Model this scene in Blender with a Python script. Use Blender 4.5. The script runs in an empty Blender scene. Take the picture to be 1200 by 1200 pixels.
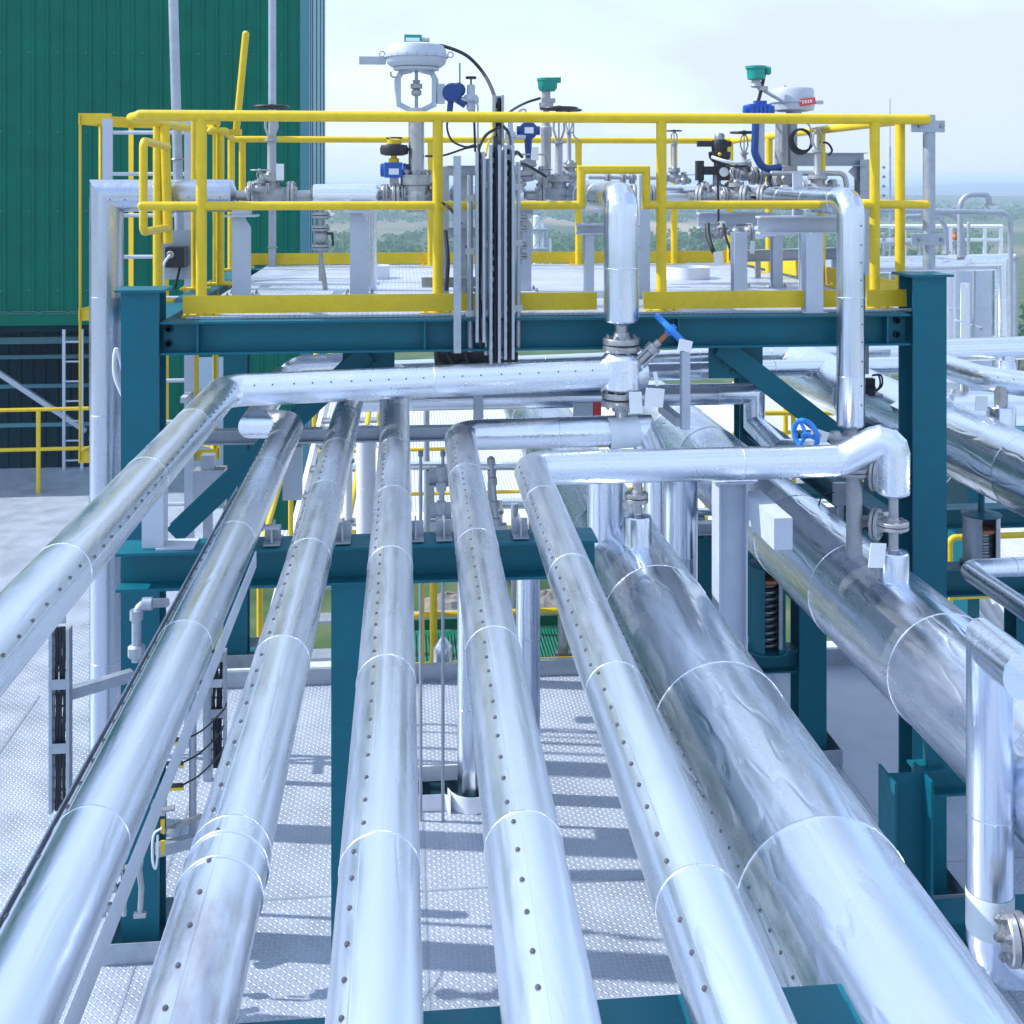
import bpy, math, random
from mathutils import Vector, Matrix
random.seed(11)
S = bpy.context.scene
COL = S.collection
V = Vector
PI = math.pi
R = math.radians
# ------------------------------------------------------------------ survey: the eye stands 4.15 m over the deck
EYE = V((0, 0, 4.15)); FPX = 1380.0; HOR = 212.0; TH = math.atan(130 / 1380)
CT, ST = math.cos(TH), math.sin(TH)
def ray(px, py):
    x = (px - 600) / FPX
    return V((x * CT + ST, -x * ST + CT, -(py - HOR) / FPX))
def aty(px, py, Y):
    r = ray(px, py); return EYE + r * (Y / r.y)
def atz(px, py, Z):
    r = ray(px, py); return EYE + r * ((Z - EYE.z) / r.z)
def X_at(px, Y): return aty(px, 300, Y).x
def Z_at(px, py, Y): return aty(px, py, Y).z
UP = V((0, 0, 1)); XA = V((1, 0, 0)); YA = V((0, 1, 0))

# ------------------------------------------------------------------ mesh builder
def perp(t):
    a = UP if abs(t.dot(UP)) < 0.9 else YA
    u = a - t * a.dot(t); u.normalize()
    return u
class MB:
    def __init__(self):
        self.v = []; self.f = []; self.seg = []; self.s = 0.0
    def add(self, vs, fs):
        b = len(self.v)
        self.v += [V(p) for p in vs]; self.seg += [self.s] * len(vs)
        self.f += [tuple(i + b for i in f) for f in fs]
        return self
    def box(self, c, size, rot=None):
        c = V(c); h = V(size) / 2
        vs = [V((sx * h.x, sy * h.y, sz * h.z)) for sx in (-1, 1) for sy in (-1, 1) for sz in (-1, 1)]
        if rot is not None: vs = [rot @ p for p in vs]
        return self.add([c + p for p in vs], [(0, 1, 3, 2), (4, 6, 7, 5), (0, 4, 5, 1), (2, 3, 7, 6), (0, 2, 6, 4), (1, 5, 7, 3)])
    def bx(self, x0, x1, y0, y1, z0, z1):
        return self.box(((x0 + x1) / 2, (y0 + y1) / 2, (z0 + z1) / 2), (abs(x1 - x0), abs(y1 - y0), abs(z1 - z0)))
    def prism(self, outline, p0, p1, up=UP, cap=True):
        p0, p1 = V(p0), V(p1); t = (p1 - p0).normalized()
        u = V(up) - t * V(up).dot(t)
        if u.length < 1e-4: u = perp(t)
        u.normalize(); s = t.cross(u)
        n = len(outline)
        vs = [p + s * a + u * b for p in (p0, p1) for a, b in outline]
        fs = [(i, (i + 1) % n, n + (i + 1) % n, n + i) for i in range(n)]
        if cap: fs += [tuple(range(n - 1, -1, -1)), tuple(range(n, 2 * n))]
        return self.add(vs, fs)
    def hbeam(self, p0, p1, h, w, tf=.012, tw=.009, up=UP):
        a, b, c = w / 2, h / 2, tw / 2
        o = [(-a, -b), (a, -b), (a, -b + tf), (c, -b + tf), (c, b - tf), (a, b - tf), (a, b), (-a, b), (-a, b - tf), (-c, b - tf), (-c, -b + tf), (-a, -b + tf)]
        return self.prism(o, p0, p1, up)
    def chan(self, p0, p1, h, w, t=.006, up=UP):
        a, b = w, h / 2
        o = [(0, -b), (a, -b), (a, -b + t), (t, -b + t), (t, b - t), (a, b - t), (a, b), (0, b)]
        return self.prism(o, p0, p1, up)
    def bar(self, p0, p1, w, h, up=UP):
        return self.prism([(-w / 2, -h / 2), (w / 2, -h / 2), (w / 2, h / 2), (-w / 2, h / 2)], p0, p1, up)
    def lathe(self, prof, o, axis=UP, n=20, close=True):
        o = V(o); t = V(axis).normalized(); u = perp(t); w = t.cross(u)
        vs = []; fs = []
        m = len(prof)
        for r, h in prof:
            for k in range(n):
                a = 2 * PI * k / n
                vs.append(o + t * h + (u * math.cos(a) + w * math.sin(a)) * max(r, 1e-5))
        for i in range(m - 1):
            for k in range(n):
                k2 = (k + 1) % n
                fs.append((i * n + k, i * n + k2, (i + 1) * n + k2, (i + 1) * n + k))
        if close:
            if prof[0][0] > 1e-4: fs.append(tuple(range(n - 1, -1, -1)))
            if prof[-1][0] > 1e-4: fs.append(tuple((m - 1) * n + k for k in range(n)))
        return self.add(vs, fs)
    def cyl(self, p0, p1, r0, r1=None, n=16):
        p0, p1 = V(p0), V(p1); d = p1 - p0
        return self.lathe([(r0, 0), (r0 if r1 is None else r1, d.length)], p0, d, n)
    def ball(self, c, r, n=12, squash=1.0, axis=UP):
        m = max(4, n // 2)
        return self.lathe([(r * math.sin(PI * i / m), -r * squash * math.cos(PI * i / m)) for i in range(m + 1)], c, axis, n)
    def torus(self, c, axis, RR, r, n=28, m=8):
        t = V(axis).normalized(); u = perp(t); w = t.cross(u); vs = []; fs = []
        for i in range(n):
            a = 2 * PI * i / n; d = u * math.cos(a) + w * math.sin(a)
            for j in range(m):
                b = 2 * PI * j / m
                vs.append(V(c) + d * (RR + r * math.cos(b)) + t * r * math.sin(b))
        for i in range(n):
            for j in range(m):
                fs.append((i * m + j, ((i + 1) % n) * m + j, ((i + 1) % n) * m + (j + 1) % m, i * m + (j + 1) % m))
        return self.add(vs, fs)
    def sweep(self, path, rad, n=16, cap=True, segs=None):
        path = [V(p) for p in path]
        if not isinstance(rad, (list, tuple)): rad = [rad] * len(path)
        ts = [(path[i + 1] - path[i]).normalized() for i in range(len(path) - 1)]
        u = perp(ts[0]); vs = []; fs = []; sg = []
        for i, p in enumerate(path):
            t0 = ts[max(0, i - 1)]; t1 = ts[min(i, len(ts) - 1)]
            if i > 1:
                q = ts[i - 2].rotation_difference(ts[i - 1]); u = q @ u
            u = (u - t0 * u.dot(t0)).normalized(); w = t0.cross(u)
            bis = (t0 + t1)
            bis = bis.normalized() if bis.length > 1e-4 else t0
            for k in range(n):
                a = 2 * PI * k / n
                d = (u * math.cos(a) + w * math.sin(a)) * rad[i]
                d = d + t0 * (-d.dot(bis) / max(.2, t0.dot(bis)))
                vs.append(p + d); sg.append(segs[i] if segs else self.s)
        for i in range(len(path) - 1):
            for k in range(n):
                k2 = (k + 1) % n
                fs.append((i * n + k, i * n + k2, (i + 1) * n + k2, (i + 1) * n + k))
        if cap:
            fs.append(tuple(range(n - 1, -1, -1))); fs.append(tuple((len(path) - 1) * n + k for k in range(n)))
        b = len(self.v); self.v += vs; self.seg += sg
        self.f += [tuple(i + b for i in f) for f in fs]
        return self
    def build(self, name, mat, parent=None, smooth=35):
        org = V((0, 0, 0))
        if parent is not None: org = V(parent.get('_org', (0, 0, 0)))
        me = bpy.data.meshes.new(name)
        if parent is None and self.v:
            org = sum(self.v, V((0, 0, 0))) / len(self.v)
        me.from_pydata([tuple(p - org) for p in self.v], [], self.f)
        at = me.attributes.new('seg', 'FLOAT', 'POINT'); at.data.foreach_set('value', self.seg)
        me.materials.append(mat)
        if smooth:
            me.polygons.foreach_set('use_smooth', [True] * len(me.polygons)); me.set_sharp_from_angle(angle=R(smooth))
        me.validate(); me.update()
        import bmesh
        bm = bmesh.new(); bm.from_mesh(me); bmesh.ops.recalc_face_normals(bm, faces=bm.faces[:]); bm.to_mesh(me); bm.free()
        o = bpy.data.objects.new(name, me); COL.objects.link(o)
        o['_org'] = tuple(org)
        if parent is not None: o.parent = parent
        else: o.location = org
        return o
ALL = []
def tag(o, label, cat, group=None, kind=None):
    o['label'] = label; o['category'] = cat
    if group: o['group'] = group
    if kind: o['kind'] = kind
    ALL.append(o); return o
def thing(name, label, cat, loc, group=None):
    o = bpy.data.objects.new(name, None); COL.objects.link(o)
    o.empty_display_size = .1
    o.location = loc; o['_org'] = tuple(loc)
    return tag(o, label, cat, group)
def struct(o):
    o['kind'] = 'structure'; return o
def move_copy(root, delta, label):
    r = root.copy(); COL.objects.link(r); r.location = root.location + V(delta); r['label'] = label
    for ch in list(root.children):
        c = ch.copy(); COL.objects.link(c); c.parent = r
        for g in list(ch.children):
            d = g.copy(); COL.objects.link(d); d.parent = c
    return r
def fillet(pts, rad, n=7):
    pts = [V(p) for p in pts]; out = [pts[0]]
    for i in range(1, len(pts) - 1):
        a, b, c = pts[i - 1], pts[i], pts[i + 1]
        r = rad[i - 1] if isinstance(rad, (list, tuple)) else rad
        d0 = (a - b).normalized(); d1 = (c - b).normalized()
        ang = d0.angle(d1)
        if r <= 0 or ang > R(178): out.append(b); continue
        L = min(r / math.tan(ang / 2), (a - b).length * .49, (c - b).length * .49)
        rr = L * math.tan(ang / 2)
        cen = b + (d0 + d1).normalized() * (rr / math.sin(ang / 2))
        s0 = b + d0 * L - cen; s1 = b + d1 * L - cen
        q = s0.rotation_difference(s1); ax, an = q.to_axis_angle()
        for k in range(n + 1):
            out.append(cen + Matrix.Rotation(an * k / n, 3, ax) @ s0)
    out.append(pts[-1])
    return out

# ------------------------------------------------------------------ materials
def nodes(name):
    m = bpy.data.materials.new(name); m.use_nodes = True
    nt = m.node_tree; b = nt.nodes['Principled BSDF']
    return m, nt, b
def N(nt, typ, **kw):
    n = nt.nodes.new(typ)
    for k, v in kw.items(): setattr(n, k, v)
    return n
def L(nt, a, b): nt.links.new(a, b)
def mapping(nt, scale, coord='Object'):
    tc = N(nt, 'ShaderNodeTexCoord'); mp = N(nt, 'ShaderNodeMapping')
    mp.inputs['Scale'].default_value = scale
    L(nt, tc.outputs[coord], mp.inputs[0]); return mp.outputs[0]
def noise(nt, vec, scale, detail=3, w=None, rough=.5):
    n = N(nt, 'ShaderNodeTexNoise')
    if w is not None:
        n.noise_dimensions = '4D'; L(nt, w, n.inputs['W'])
    n.inputs['Scale'].default_value = scale; n.inputs['Detail'].default_value = detail; n.inputs['Roughness'].default_value = rough
    L(nt, vec, n.inputs['Vector']); return n.outputs['Fac']
def ramp(nt, fac, stops):
    r = N(nt, 'ShaderNodeValToRGB'); e = r.color_ramp.elements
    while len(e) < len(stops): e.new(.5)
    for i, (p, c) in enumerate(stops):
        e[i].position = p; e[i].color = (c[0], c[1], c[2], 1)
    L(nt, fac, r.inputs[0]); return r.outputs[0]
def mrange(nt, fac, lo, hi, a=.3, b=.7):
    n = N(nt, 'ShaderNodeMapRange'); L(nt, fac, n.inputs[0])
    n.inputs[1].default_value = a; n.inputs[2].default_value = b; n.inputs[3].default_value = lo; n.inputs[4].default_value = hi
    return n.outputs[0]
def math_(nt, op, a, b=None, c=None):
    n = N(nt, 'ShaderNodeMath', operation=op)
    for i, x in enumerate((a, b, c)):
        if x is None: continue
        if isinstance(x, (int, float)): n.inputs[i].default_value = x
        else: L(nt, x, n.inputs[i])
    return n.outputs[0]
def bump(nt, bsdf, h, dist, strength=1.0):
    b = N(nt, 'ShaderNodeBump'); b.inputs['Strength'].default_value = strength; b.inputs['Distance'].default_value = dist
    L(nt, h, b.inputs['Height']); L(nt, b.outputs[0], bsdf.inputs['Normal'])
def alu(name, stretch, wave, rough=.2, col=(.82, .85, .89), fine=.00012, wscale=1.0, dents=0.0012, scorch=None):
    m, nt, b = nodes(name)
    b.inputs['Metallic'].default_value = 1
    at = N(nt, 'ShaderNodeAttribute', attribute_name='seg'); w = at.outputs['Fac']
    v = mapping(nt, stretch)
    n1 = noise(nt, v, 1.0 * wscale, 1.5, w); n2 = noise(nt, v, 3.0 * wscale, 1, w)
    vv = mapping(nt, (1, 1, 1)); n3 = noise(nt, mapping(nt, tuple(.5 + .25 * k for k in stretch)), 2.2, 3, w)
    h = math_(nt, 'ADD', math_(nt, 'MULTIPLY', n1, wave), math_(nt, 'MULTIPLY', n2, wave * .22))
    h = math_(nt, 'ADD', h, math_(nt, 'MULTIPLY', noise(nt, vv, 3.5, 1, w), fine * 8))
    if dents:                                                   # shallow creases running along the sheet
        vd = mapping(nt, tuple(1.6 * k for k in stretch)); cr = noise(nt, vd, 1.1, 2, w)
        cr = math_(nt, 'ABSOLUTE', math_(nt, 'SUBTRACT', cr, .5))
        h = math_(nt, 'ADD', h, math_(nt, 'MULTIPLY', mrange(nt, cr, 0, 1, 0, .05), dents * .35))
    bump(nt, b, h, 1.0)
    st = noise(nt, mapping(nt, tuple(3.2 * k for k in stretch)), 2.0, 2, w)
    rg = math_(nt, 'ADD', mrange(nt, n3, rough * .85, rough * 1.2), mrange(nt, st, -.035, .04))
    L(nt, rg, b.inputs['Roughness'])
    c = tuple(x * .93 for x in col)
    # every sheet of the cladding has its own tone, with faint smears
    hs = N(nt, 'ShaderNodeTexWhiteNoise', noise_dimensions='1D'); L(nt, w, hs.inputs['W'])
    f = math_(nt, 'ADD', math_(nt, 'MULTIPLY', mrange(nt, n3, 0, 1), .6), math_(nt, 'MULTIPLY', hs.outputs['Value'], .5))
    colr = ramp(nt, f, [(0, c), (1, col)])
    sm = noise(nt, mapping(nt, (6, 6, 6)), 1.0, 5, w, .65)        # handling marks and dull smears
    mx = N(nt, 'ShaderNodeMix', data_type='RGBA'); L(nt, colr, mx.inputs[6]); mx.inputs[7].default_value = (col[0] * .72, col[1] * .72, col[2] * .7, 1)
    L(nt, mrange(nt, sm, 0, .2, .58, .74), mx.inputs[0]); colr = mx.outputs[2]
    if scorch:                                                  # heat tint left where the sheet was scorched
        g = N(nt, 'ShaderNodeNewGeometry'); sp = N(nt, 'ShaderNodeSeparateXYZ'); L(nt, g.outputs['Position'], sp.inputs[0])
        a0, a1, a2, a3 = scorch
        band = math_(nt, 'MULTIPLY', mrange(nt, sp.outputs[1], 0, 1, a0, a1), mrange(nt, sp.outputs[1], 1, 0, a2, a3))
        sn = noise(nt, mapping(nt, (9, 2.2, 9)), 1.0, 5, w, .6)
        mx = N(nt, 'ShaderNodeMix', data_type='RGBA'); L(nt, colr, mx.inputs[6])
        L(nt, ramp(nt, sn, [(.4, (.72, .72, .76)), (.52, (.5, .45, .42)), (.64, (.36, .34, .4))]), mx.inputs[7])
        L(nt, math_(nt, 'MULTIPLY', band, mrange(nt, sn, 0, .85, .42, .6)), mx.inputs[0]); colr = mx.outputs[2]
    L(nt, colr, b.inputs['Base Color'])
    return m
def paint(name, col, rough=.4, var=.12, metallic=0, bumpd=.0006, spec=.5, vs=14, dirt=None, run=None):
    m, nt, b = nodes(name)
    v = mapping(nt, (1, 1, 1)); n = noise(nt, v, vs, 5); n2 = noise(nt, v, 2.1, 4)
    lo = tuple(c * (1 - var) for c in col); hi = tuple(min(1, c * (1 + var)) for c in col)
    c = ramp(nt, math_(nt, 'ADD', math_(nt, 'MULTIPLY', n, .5), math_(nt, 'MULTIPLY', n2, .5)), [(.35, lo), (.65, hi)])
    if dirt:
        mx = N(nt, 'ShaderNodeMix', data_type='RGBA'); L(nt, c, mx.inputs[6]); mx.inputs[7].default_value = (*dirt, 1)
        n5 = noise(nt, v, 30, 6, rough=.7); L(nt, mrange(nt, n5, 0, .7, .6, .75), mx.inputs[0]); c = mx.outputs[2]
    if run:                                                     # thin streaks that rain has drawn downwards
        sv = mapping(nt, (11, 11, .7)); ns = noise(nt, sv, 1.0, 4, rough=.6)
        mx = N(nt, 'ShaderNodeMix', data_type='RGBA'); L(nt, c, mx.inputs[6]); mx.inputs[7].default_value = (*run, 1)
        L(nt, mrange(nt, ns, 0, .45, .55, .75), mx.inputs[0]); c = mx.outputs[2]
    L(nt, c, b.inputs['Base Color'])
    b.inputs['Metallic'].default_value = metallic; b.inputs['Specular IOR Level'].default_value = spec
    L(nt, mrange(nt, n, rough * .8, rough * 1.25), b.inputs['Roughness'])
    if bumpd: bump(nt, b, noise(nt, v, 160, 2), bumpd)
    return m
ALUC = (.80, .85, .925)
M = {}
M['alu_y'] = alu('aluminium_cladding', (7, .9, 7), .0024, .29, ALUC)
M['alu_scorched'] = alu('scorched_cladding', (7, .9, 7), .0024, .27, ALUC, scorch=(1.75, 1.95, 2.2, 2.32))
M['alu_x'] = alu('aluminium_cladding_cross', (.9, 7, 7), .0016, .24, ALUC)
M['alu_z'] = alu('aluminium_cladding_riser', (8, 8, .7), .0024, .23, (.70, .76, .86))
M['alu_dull'] = alu('dull_cladding_riser', (8, 8, .7), .0026, .28, (.5, .555, .65))  # darker and slightly rougher than the other riser cladding
M['alu_big'] = alu('thin_wrinkled_cladding', (4.5, .9, 4.5), .0065, .25, (.80, .85, .925), dents=.0035)
M['teal'] = paint('teal_steel_paint', (.001, .112, .158), .45, .1, bumpd=.0003, spec=.25, dirt=(.03, .135, .175), run=(.006, .1, .145))
M['yellow'] = paint('yellow_safety_paint', (.66, .475, .006), .38, .1, bumpd=.0008, vs=20, dirt=(.42, .31, .05), run=(.62, .46, .02))
M['galv'] = paint('galvanised_steel', (.36, .41, .47), .42, .14, metallic=.55, vs=22)
M['grey'] = paint('light_grey_paint', (.45, .51, .6), .42, .07, dirt=(.3, .31, .34), run=(.4, .43, .5))
M['white'] = paint('white_paint', (.74, .77, .82), .4, .05)
M['bare'] = paint('bare_steel', (.4, .41, .42), .34, .16, metallic=.8, vs=30)
M['cast'] = paint('silver_cast_steel', (.36, .375, .4), .42, .12, metallic=.35, vs=40, bumpd=.0012)
M['bolt'] = paint('bolt_steel', (.3, .32, .34), .35, .2, metallic=.8)
M['screw'] = paint('screw_head', (.12, .125, .14), .3, .2, metallic=.5, bumpd=0)
M['black'] = paint('black_plastic', (.012, .016, .022), .45, .2)
M['rubber'] = paint('black_cable', (.015, .02, .028), .5, .2)
M['blue'] = paint('blue_enamel', (.008, .09, .42), .35, .08)
M['navy'] = paint('dark_blue_enamel', (.006, .05, .22), .35, .1)
M['bluew'] = paint('bright_blue_handwheel', (.02, .22, .68), .35, .08)
M['mint'] = paint('green_housing', (.0, .27, .22), .4, .08)
M['red'] = paint('red_paint', (.6, .03, .02), .4, .1)
M['redlabel'] = paint('red_plate', (.75, .06, .06), .4, .1)
M['rust'] = paint('rusty_orange', (.45, .16, .05), .6, .2)
M['paper'] = paint('tag_sheet', (.72, .75, .78), .5, .04)
M['tape'] = paint('frosted_tape', (.58, .66, .72), .4, .08)
M['gasket'] = paint('gasket', (.02, .02, .022), .6, .1)
M['greenwall'] = paint('green_sheet_wall', (.0, .13, .084), .5, .12, spec=.1, bumpd=.0004, vs=3, run=(.004, .15, .115))
M['trim'] = paint('pale_teal_trim', (.05, .2, .25), .4, .06)
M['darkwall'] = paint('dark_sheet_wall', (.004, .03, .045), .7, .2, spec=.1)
M['door'] = paint('pale_door', (.33, .45, .56), .45, .04)
M['concrete'] = paint('concrete', (.42, .43, .44), .8, .15, vs=3)
M['roof'] = paint('white_roof_sheet', (.5, .53, .58), .45, .05)
M['greengrate'] = paint('green_grating', (.0, .14, .08), .5, .1)
M['rock'] = paint('pale_rock', (.33, .29, .25), .85, .25, vs=2, bumpd=.05)
M['bark'] = paint('bark', (.09, .07, .05), .9, .2)
# chequer plate: raised lozenges in a basket pattern on bright metal
def chequer(name, pitch, col, axis_scale=1.0):
    m, nt, b = nodes(name)
    tc = N(nt, 'ShaderNodeTexCoord'); sp = N(nt, 'ShaderNodeSeparateXYZ'); L(nt, tc.outputs['Object'], sp.inputs[0])
    u = math_(nt, 'MULTIPLY', sp.outputs[0], 1 / pitch); v = math_(nt, 'MULTIPLY', sp.outputs[1], 1 / pitch)
    fu = math_(nt, 'SUBTRACT', math_(nt, 'FRACT', u), .5); fv = math_(nt, 'SUBTRACT', math_(nt, 'FRACT', v), .5)
    par = math_(nt, 'MODULO', math_(nt, 'ADD', math_(nt, 'FLOOR', u), math_(nt, 'ADD', math_(nt, 'FLOOR', v), 20000)), 2)
    sg = math_(nt, 'SUBTRACT', math_(nt, 'MULTIPLY', math_(nt, 'GREATER_THAN', math_(nt, 'ABSOLUTE', par), .5), 2), 1)
    sv = math_(nt, 'MULTIPLY', fv, sg)
    a = math_(nt, 'ADD', fu, sv); c = math_(nt, 'SUBTRACT', fu, sv)
    e = math_(nt, 'ADD', math_(nt, 'POWER', math_(nt, 'DIVIDE', math_(nt, 'ABSOLUTE', a), .78), 2), math_(nt, 'POWER', math_(nt, 'DIVIDE', math_(nt, 'ABSOLUTE', c), .26), 2))
    h = mrange(nt, e, 1, 0, .15, 1.0)
    bump(nt, b, h, .0035)
    vv = mapping(nt, (1, 1, 1)); n = noise(nt, vv, 3.2, 6); n2 = noise(nt, vv, .8, 4); n3 = noise(nt, vv, 26, 5, rough=.7)
    f = math_(nt, 'ADD', math_(nt, 'MULTIPLY', n, .6), math_(nt, 'MULTIPLY', n2, .4))
    base = ramp(nt, f, [(.38, tuple(x * .8 for x in col)), (.6, col)])
    mx = N(nt, 'ShaderNodeMix', data_type='RGBA'); L(nt, base, mx.inputs[6]); mx.inputs[7].default_value = (.2, .19, .17, 1)
    L(nt, mrange(nt, n3, 0, .5, .62, .8), mx.inputs[0])
    mx2 = N(nt, 'ShaderNodeMix', data_type='RGBA'); L(nt, mx.outputs[2], mx2.inputs[6]); mx2.inputs[7].default_value = (*[min(1, x * 1.25) for x in col], 1)
    L(nt, math_(nt, 'MULTIPLY', h, .5), mx2.inputs[0])
    L(nt, mx2.outputs[2], b.inputs['Base Color'])
    b.inputs['Metallic'].default_value = .35; L(nt, mrange(nt, n, .34, .5), b.inputs['Roughness'])
    return m
M['deck'] = chequer('chequer_plate', .029, (.43, .49, .595))
M['deck2'] = chequer('chequer_plate_upper', .029, (.43, .49, .595))
def ground_mat():
    m, nt, b = nodes('plain_with_fields')
    v = mapping(nt, (1, 1, 1)); far = mapping(nt, (1, .35, 1))
    n = noise(nt, far, .012, 4); n2 = noise(nt, v, .25, 6); n3 = noise(nt, far, .004, 3)
    g = ramp(nt, n2, [(.3, (.03, .06, .018)), (.5, (.055, .1, .03)), (.72, (.13, .13, .07))])
    t = ramp(nt, n, [(.46, (.04, .08, .025)), (.54, (.2, .17, .11)), (.64, (.3, .25, .18))])
    mx = N(nt, 'ShaderNodeMix', data_type='RGBA'); L(nt, g, mx.inputs[6]); L(nt, t, mx.inputs[7]); L(nt, mrange(nt, n3, 0, 1, .4, .55), mx.inputs[0])
    gp = N(nt, 'ShaderNodeNewGeometry'); gs = N(nt, 'ShaderNodeSeparateXYZ'); L(nt, gp.outputs['Position'], gs.inputs[0])
    mf = N(nt, 'ShaderNodeMix', data_type='RGBA'); L(nt, mrange(nt, gs.outputs[1], 0, 1, 260, 420), mf.inputs[0]); L(nt, g, mf.inputs[6]); L(nt, mx.outputs[2], mf.inputs[7])
    L(nt, mf.outputs[2], b.inputs['Base Color']); b.inputs['Roughness'].default_value = .95; b.inputs['Specular IOR Level'].default_value = .1
    bump(nt, b, n2, .15)
    return m
M['ground'] = ground_mat()
def leaf_mat(name, cols):
    m, nt, b = nodes(name)
    v = mapping(nt, (1, 1, 1)); n = noise(nt, v, .35, 3); n2 = noise(nt, v, 5, 2)
    L(nt, ramp(nt, math_(nt, 'ADD', math_(nt, 'MULTIPLY', n, .6), math_(nt, 'MULTIPLY', n2, .4)), [(.35, cols[0]), (.5, cols[1]), (.66, cols[2])]), b.inputs['Base Color'])
    b.inputs['Roughness'].default_value = .7; b.inputs['Specular IOR Level'].default_value = .2
    return m
M['leaf'] = leaf_mat('leaves', [(.022, .085, .018), (.05, .17, .032), (.11, .25, .05)])
M['hill'] = leaf_mat('hill_woods', [(.015, .04, .015), (.03, .07, .025), (.08, .09, .05)])

# ------------------------------------------------------------------ builders
def jpath(pts, rad, seg, r, bead=.002, start=.35, bend_n=7):
    """clad pipe: filleted path with beads where the sheets lap"""
    fp = fillet(pts, rad, bend_n)
    path, radii, segs = [fp[0]], [r], [random.random() * 50]
    joints = []
    sid = segs[0]
    rs = r
    for i in range(len(fp) - 1):
        a, b = fp[i], fp[i + 1]; Ln = (b - a).length; t = (b - a).normalized()
        s = seg * start if i == 0 else seg
        if Ln > seg * .35:
            s = min(s, Ln * .5) if Ln < seg * 1.2 else s
            if Ln <= seg * .6: s = Ln * 2
            while s < Ln - .06:
                p = a + t * s
                rn = r * (1 + random.uniform(-.006, .008))
                for off, rr in ((-.03, rs), (-.0062, rs + bead * .4), (-.0036, rs + bead * .9), (-.0008, rs + bead * .9), (.0002, rn)):
                    path.append(p + t * off); radii.append(rr); segs.append(sid if off < 0 else None)
                sid = random.random() * 50
                segs[-1] = segs[-2] = sid
                rs = rn
                joints.append((p, t)); s += seg * random.uniform(.92, 1.08)
        if i < len(fp) - 2:
            path.append(b); radii.append(rs); segs.append(sid)
    path.append(fp[-1]); radii.append(rs); segs.append(sid)
    return fp, path, radii, segs, joints
def clad(name, label, pts, r, mat='alu_y', rad=None, seg=.95, screw=None, spacing=.1, group=None, cat='pipe', n=40, bead=.0018, start=.35, sr=.0054, cones=(), parent=None, bend_n=4, jitter=9):
    rad = r * 1.3 if rad is None else rad
    fp, path, radii, segs, joints = jpath(pts, rad, seg, r, bead, start, bend_n)
    if parent is None:
        t = thing(name, label, cat, tuple(pts[0]), group)
    else: t = parent
    mb = MB(); mb.sweep(path, radii, n, True, segs)
    for k in cones:                                            # tapered end seals down to the bare pipe: (end index, bare radius)
        e, rr = k
        a, b = (fp[0], fp[1]) if e == 0 else (fp[-1], fp[-2])
        d = (a - b).normalized()
        mb.lathe([(r, 0), (r * .97, .008), (rr * 1.25, .03), (rr, .034)], a + d * .0005, d, n)
    body = mb.build('cladding', M[mat], t, 16)
    if screw is not None:
        sm = MB(); lm = MB()
        for i in range(len(fp) - 1):
            a, b = fp[i], fp[i + 1]; Ln = (b - a).length
            if Ln < .3: continue
            tt = (b - a).normalized(); u = perp(tt); w = tt.cross(u)
            cuts = [0] + sorted((p - a).length for p, jt in joints if (p - a).dot(tt) > 0 and (p - a).dot(tt) < Ln and ((p - a) - tt * (p - a).dot(tt)).length < .01) + [Ln]
            for c0, c1 in zip(cuts, cuts[1:]):
                ang = R(screw + random.uniform(-jitter, jitter))
                d = u * math.cos(ang) + w * math.sin(ang)
                d2 = u * math.cos(ang + .012 / r) + w * math.sin(ang + .012 / r)
                k = c0 + spacing * .45
                while k < c1 - .03:
                    p = a + tt * k + d * (r + .001)
                    sm.lathe([(sr, -.003), (sr * .95, sr * .25), (sr * .55, sr * .7), (0, sr * .8)], p, d, 8)
                    k += spacing * random.uniform(.9, 1.1)
                if c1 - c0 > .1:
                    lm.s = random.random()
                    lm.prism([(-.002, -.006), (.002, -.006), (.0012, .0015), (-.0012, .0015)], a + tt * (c0 + .012) + d2 * r, a + tt * (c1 - .012) + d2 * r, d2)
        if sm.v: sm.build('screws', M['screw'], body)
        if lm.v: lm.build('lap_seam', M[mat], body, 0)
    return t
def bolts(mb, c, axis, RR, n, r, h, ph=0.0):
    t = V(axis).normalized(); u = perp(t); w = t.cross(u)
    for k in range(n):
        a = 2 * PI * k / n + ph
        p = V(c) + (u * math.cos(a) + w * math.sin(a)) * RR
        mb.cyl(p - t * h / 2, p + t * h / 2, r, n=6)
        for s in (-1, 1): mb.lathe([(r * 1.75, 0), (r * 1.75, r * 1.5)], p + t * (s * h * .36) - t * r * .75, t, 6)
def flange_pair(parent, c, axis, r, RR=None, th=None, nb=8, mat='bare'):
    """two bolted flanges with a gasket between"""
    RR = RR or r * 2.2; th = th or RR * .3; t = V(axis).normalized(); c = V(c)
    for s in (-1, 1):
        m = MB(); g = th * .08
        m.lathe([(r * .98, g), (RR * .94, g), (RR, g + th * .12), (RR, th * .85), (RR * .97, th), (r * 1.35, th), (r * 1.05, th * 1.9), (r * .99, th * 1.9)], c, t * s, 28)
        f = m.build('flange', M[mat], parent)
        first = f if s < 0 else first
    MB().lathe([(r, -th * .08), (RR * .8, -th * .08), (RR * .8, th * .08), (r, th * .08)], c, t, 24).build('gasket', M['gasket'], first)
    b = MB(); bolts(b, c, t, (RR + r * 1.3) / 2, nb, RR * .075, th * 3.0, .3); b.build('bolts', M['bolt'], first)
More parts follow.
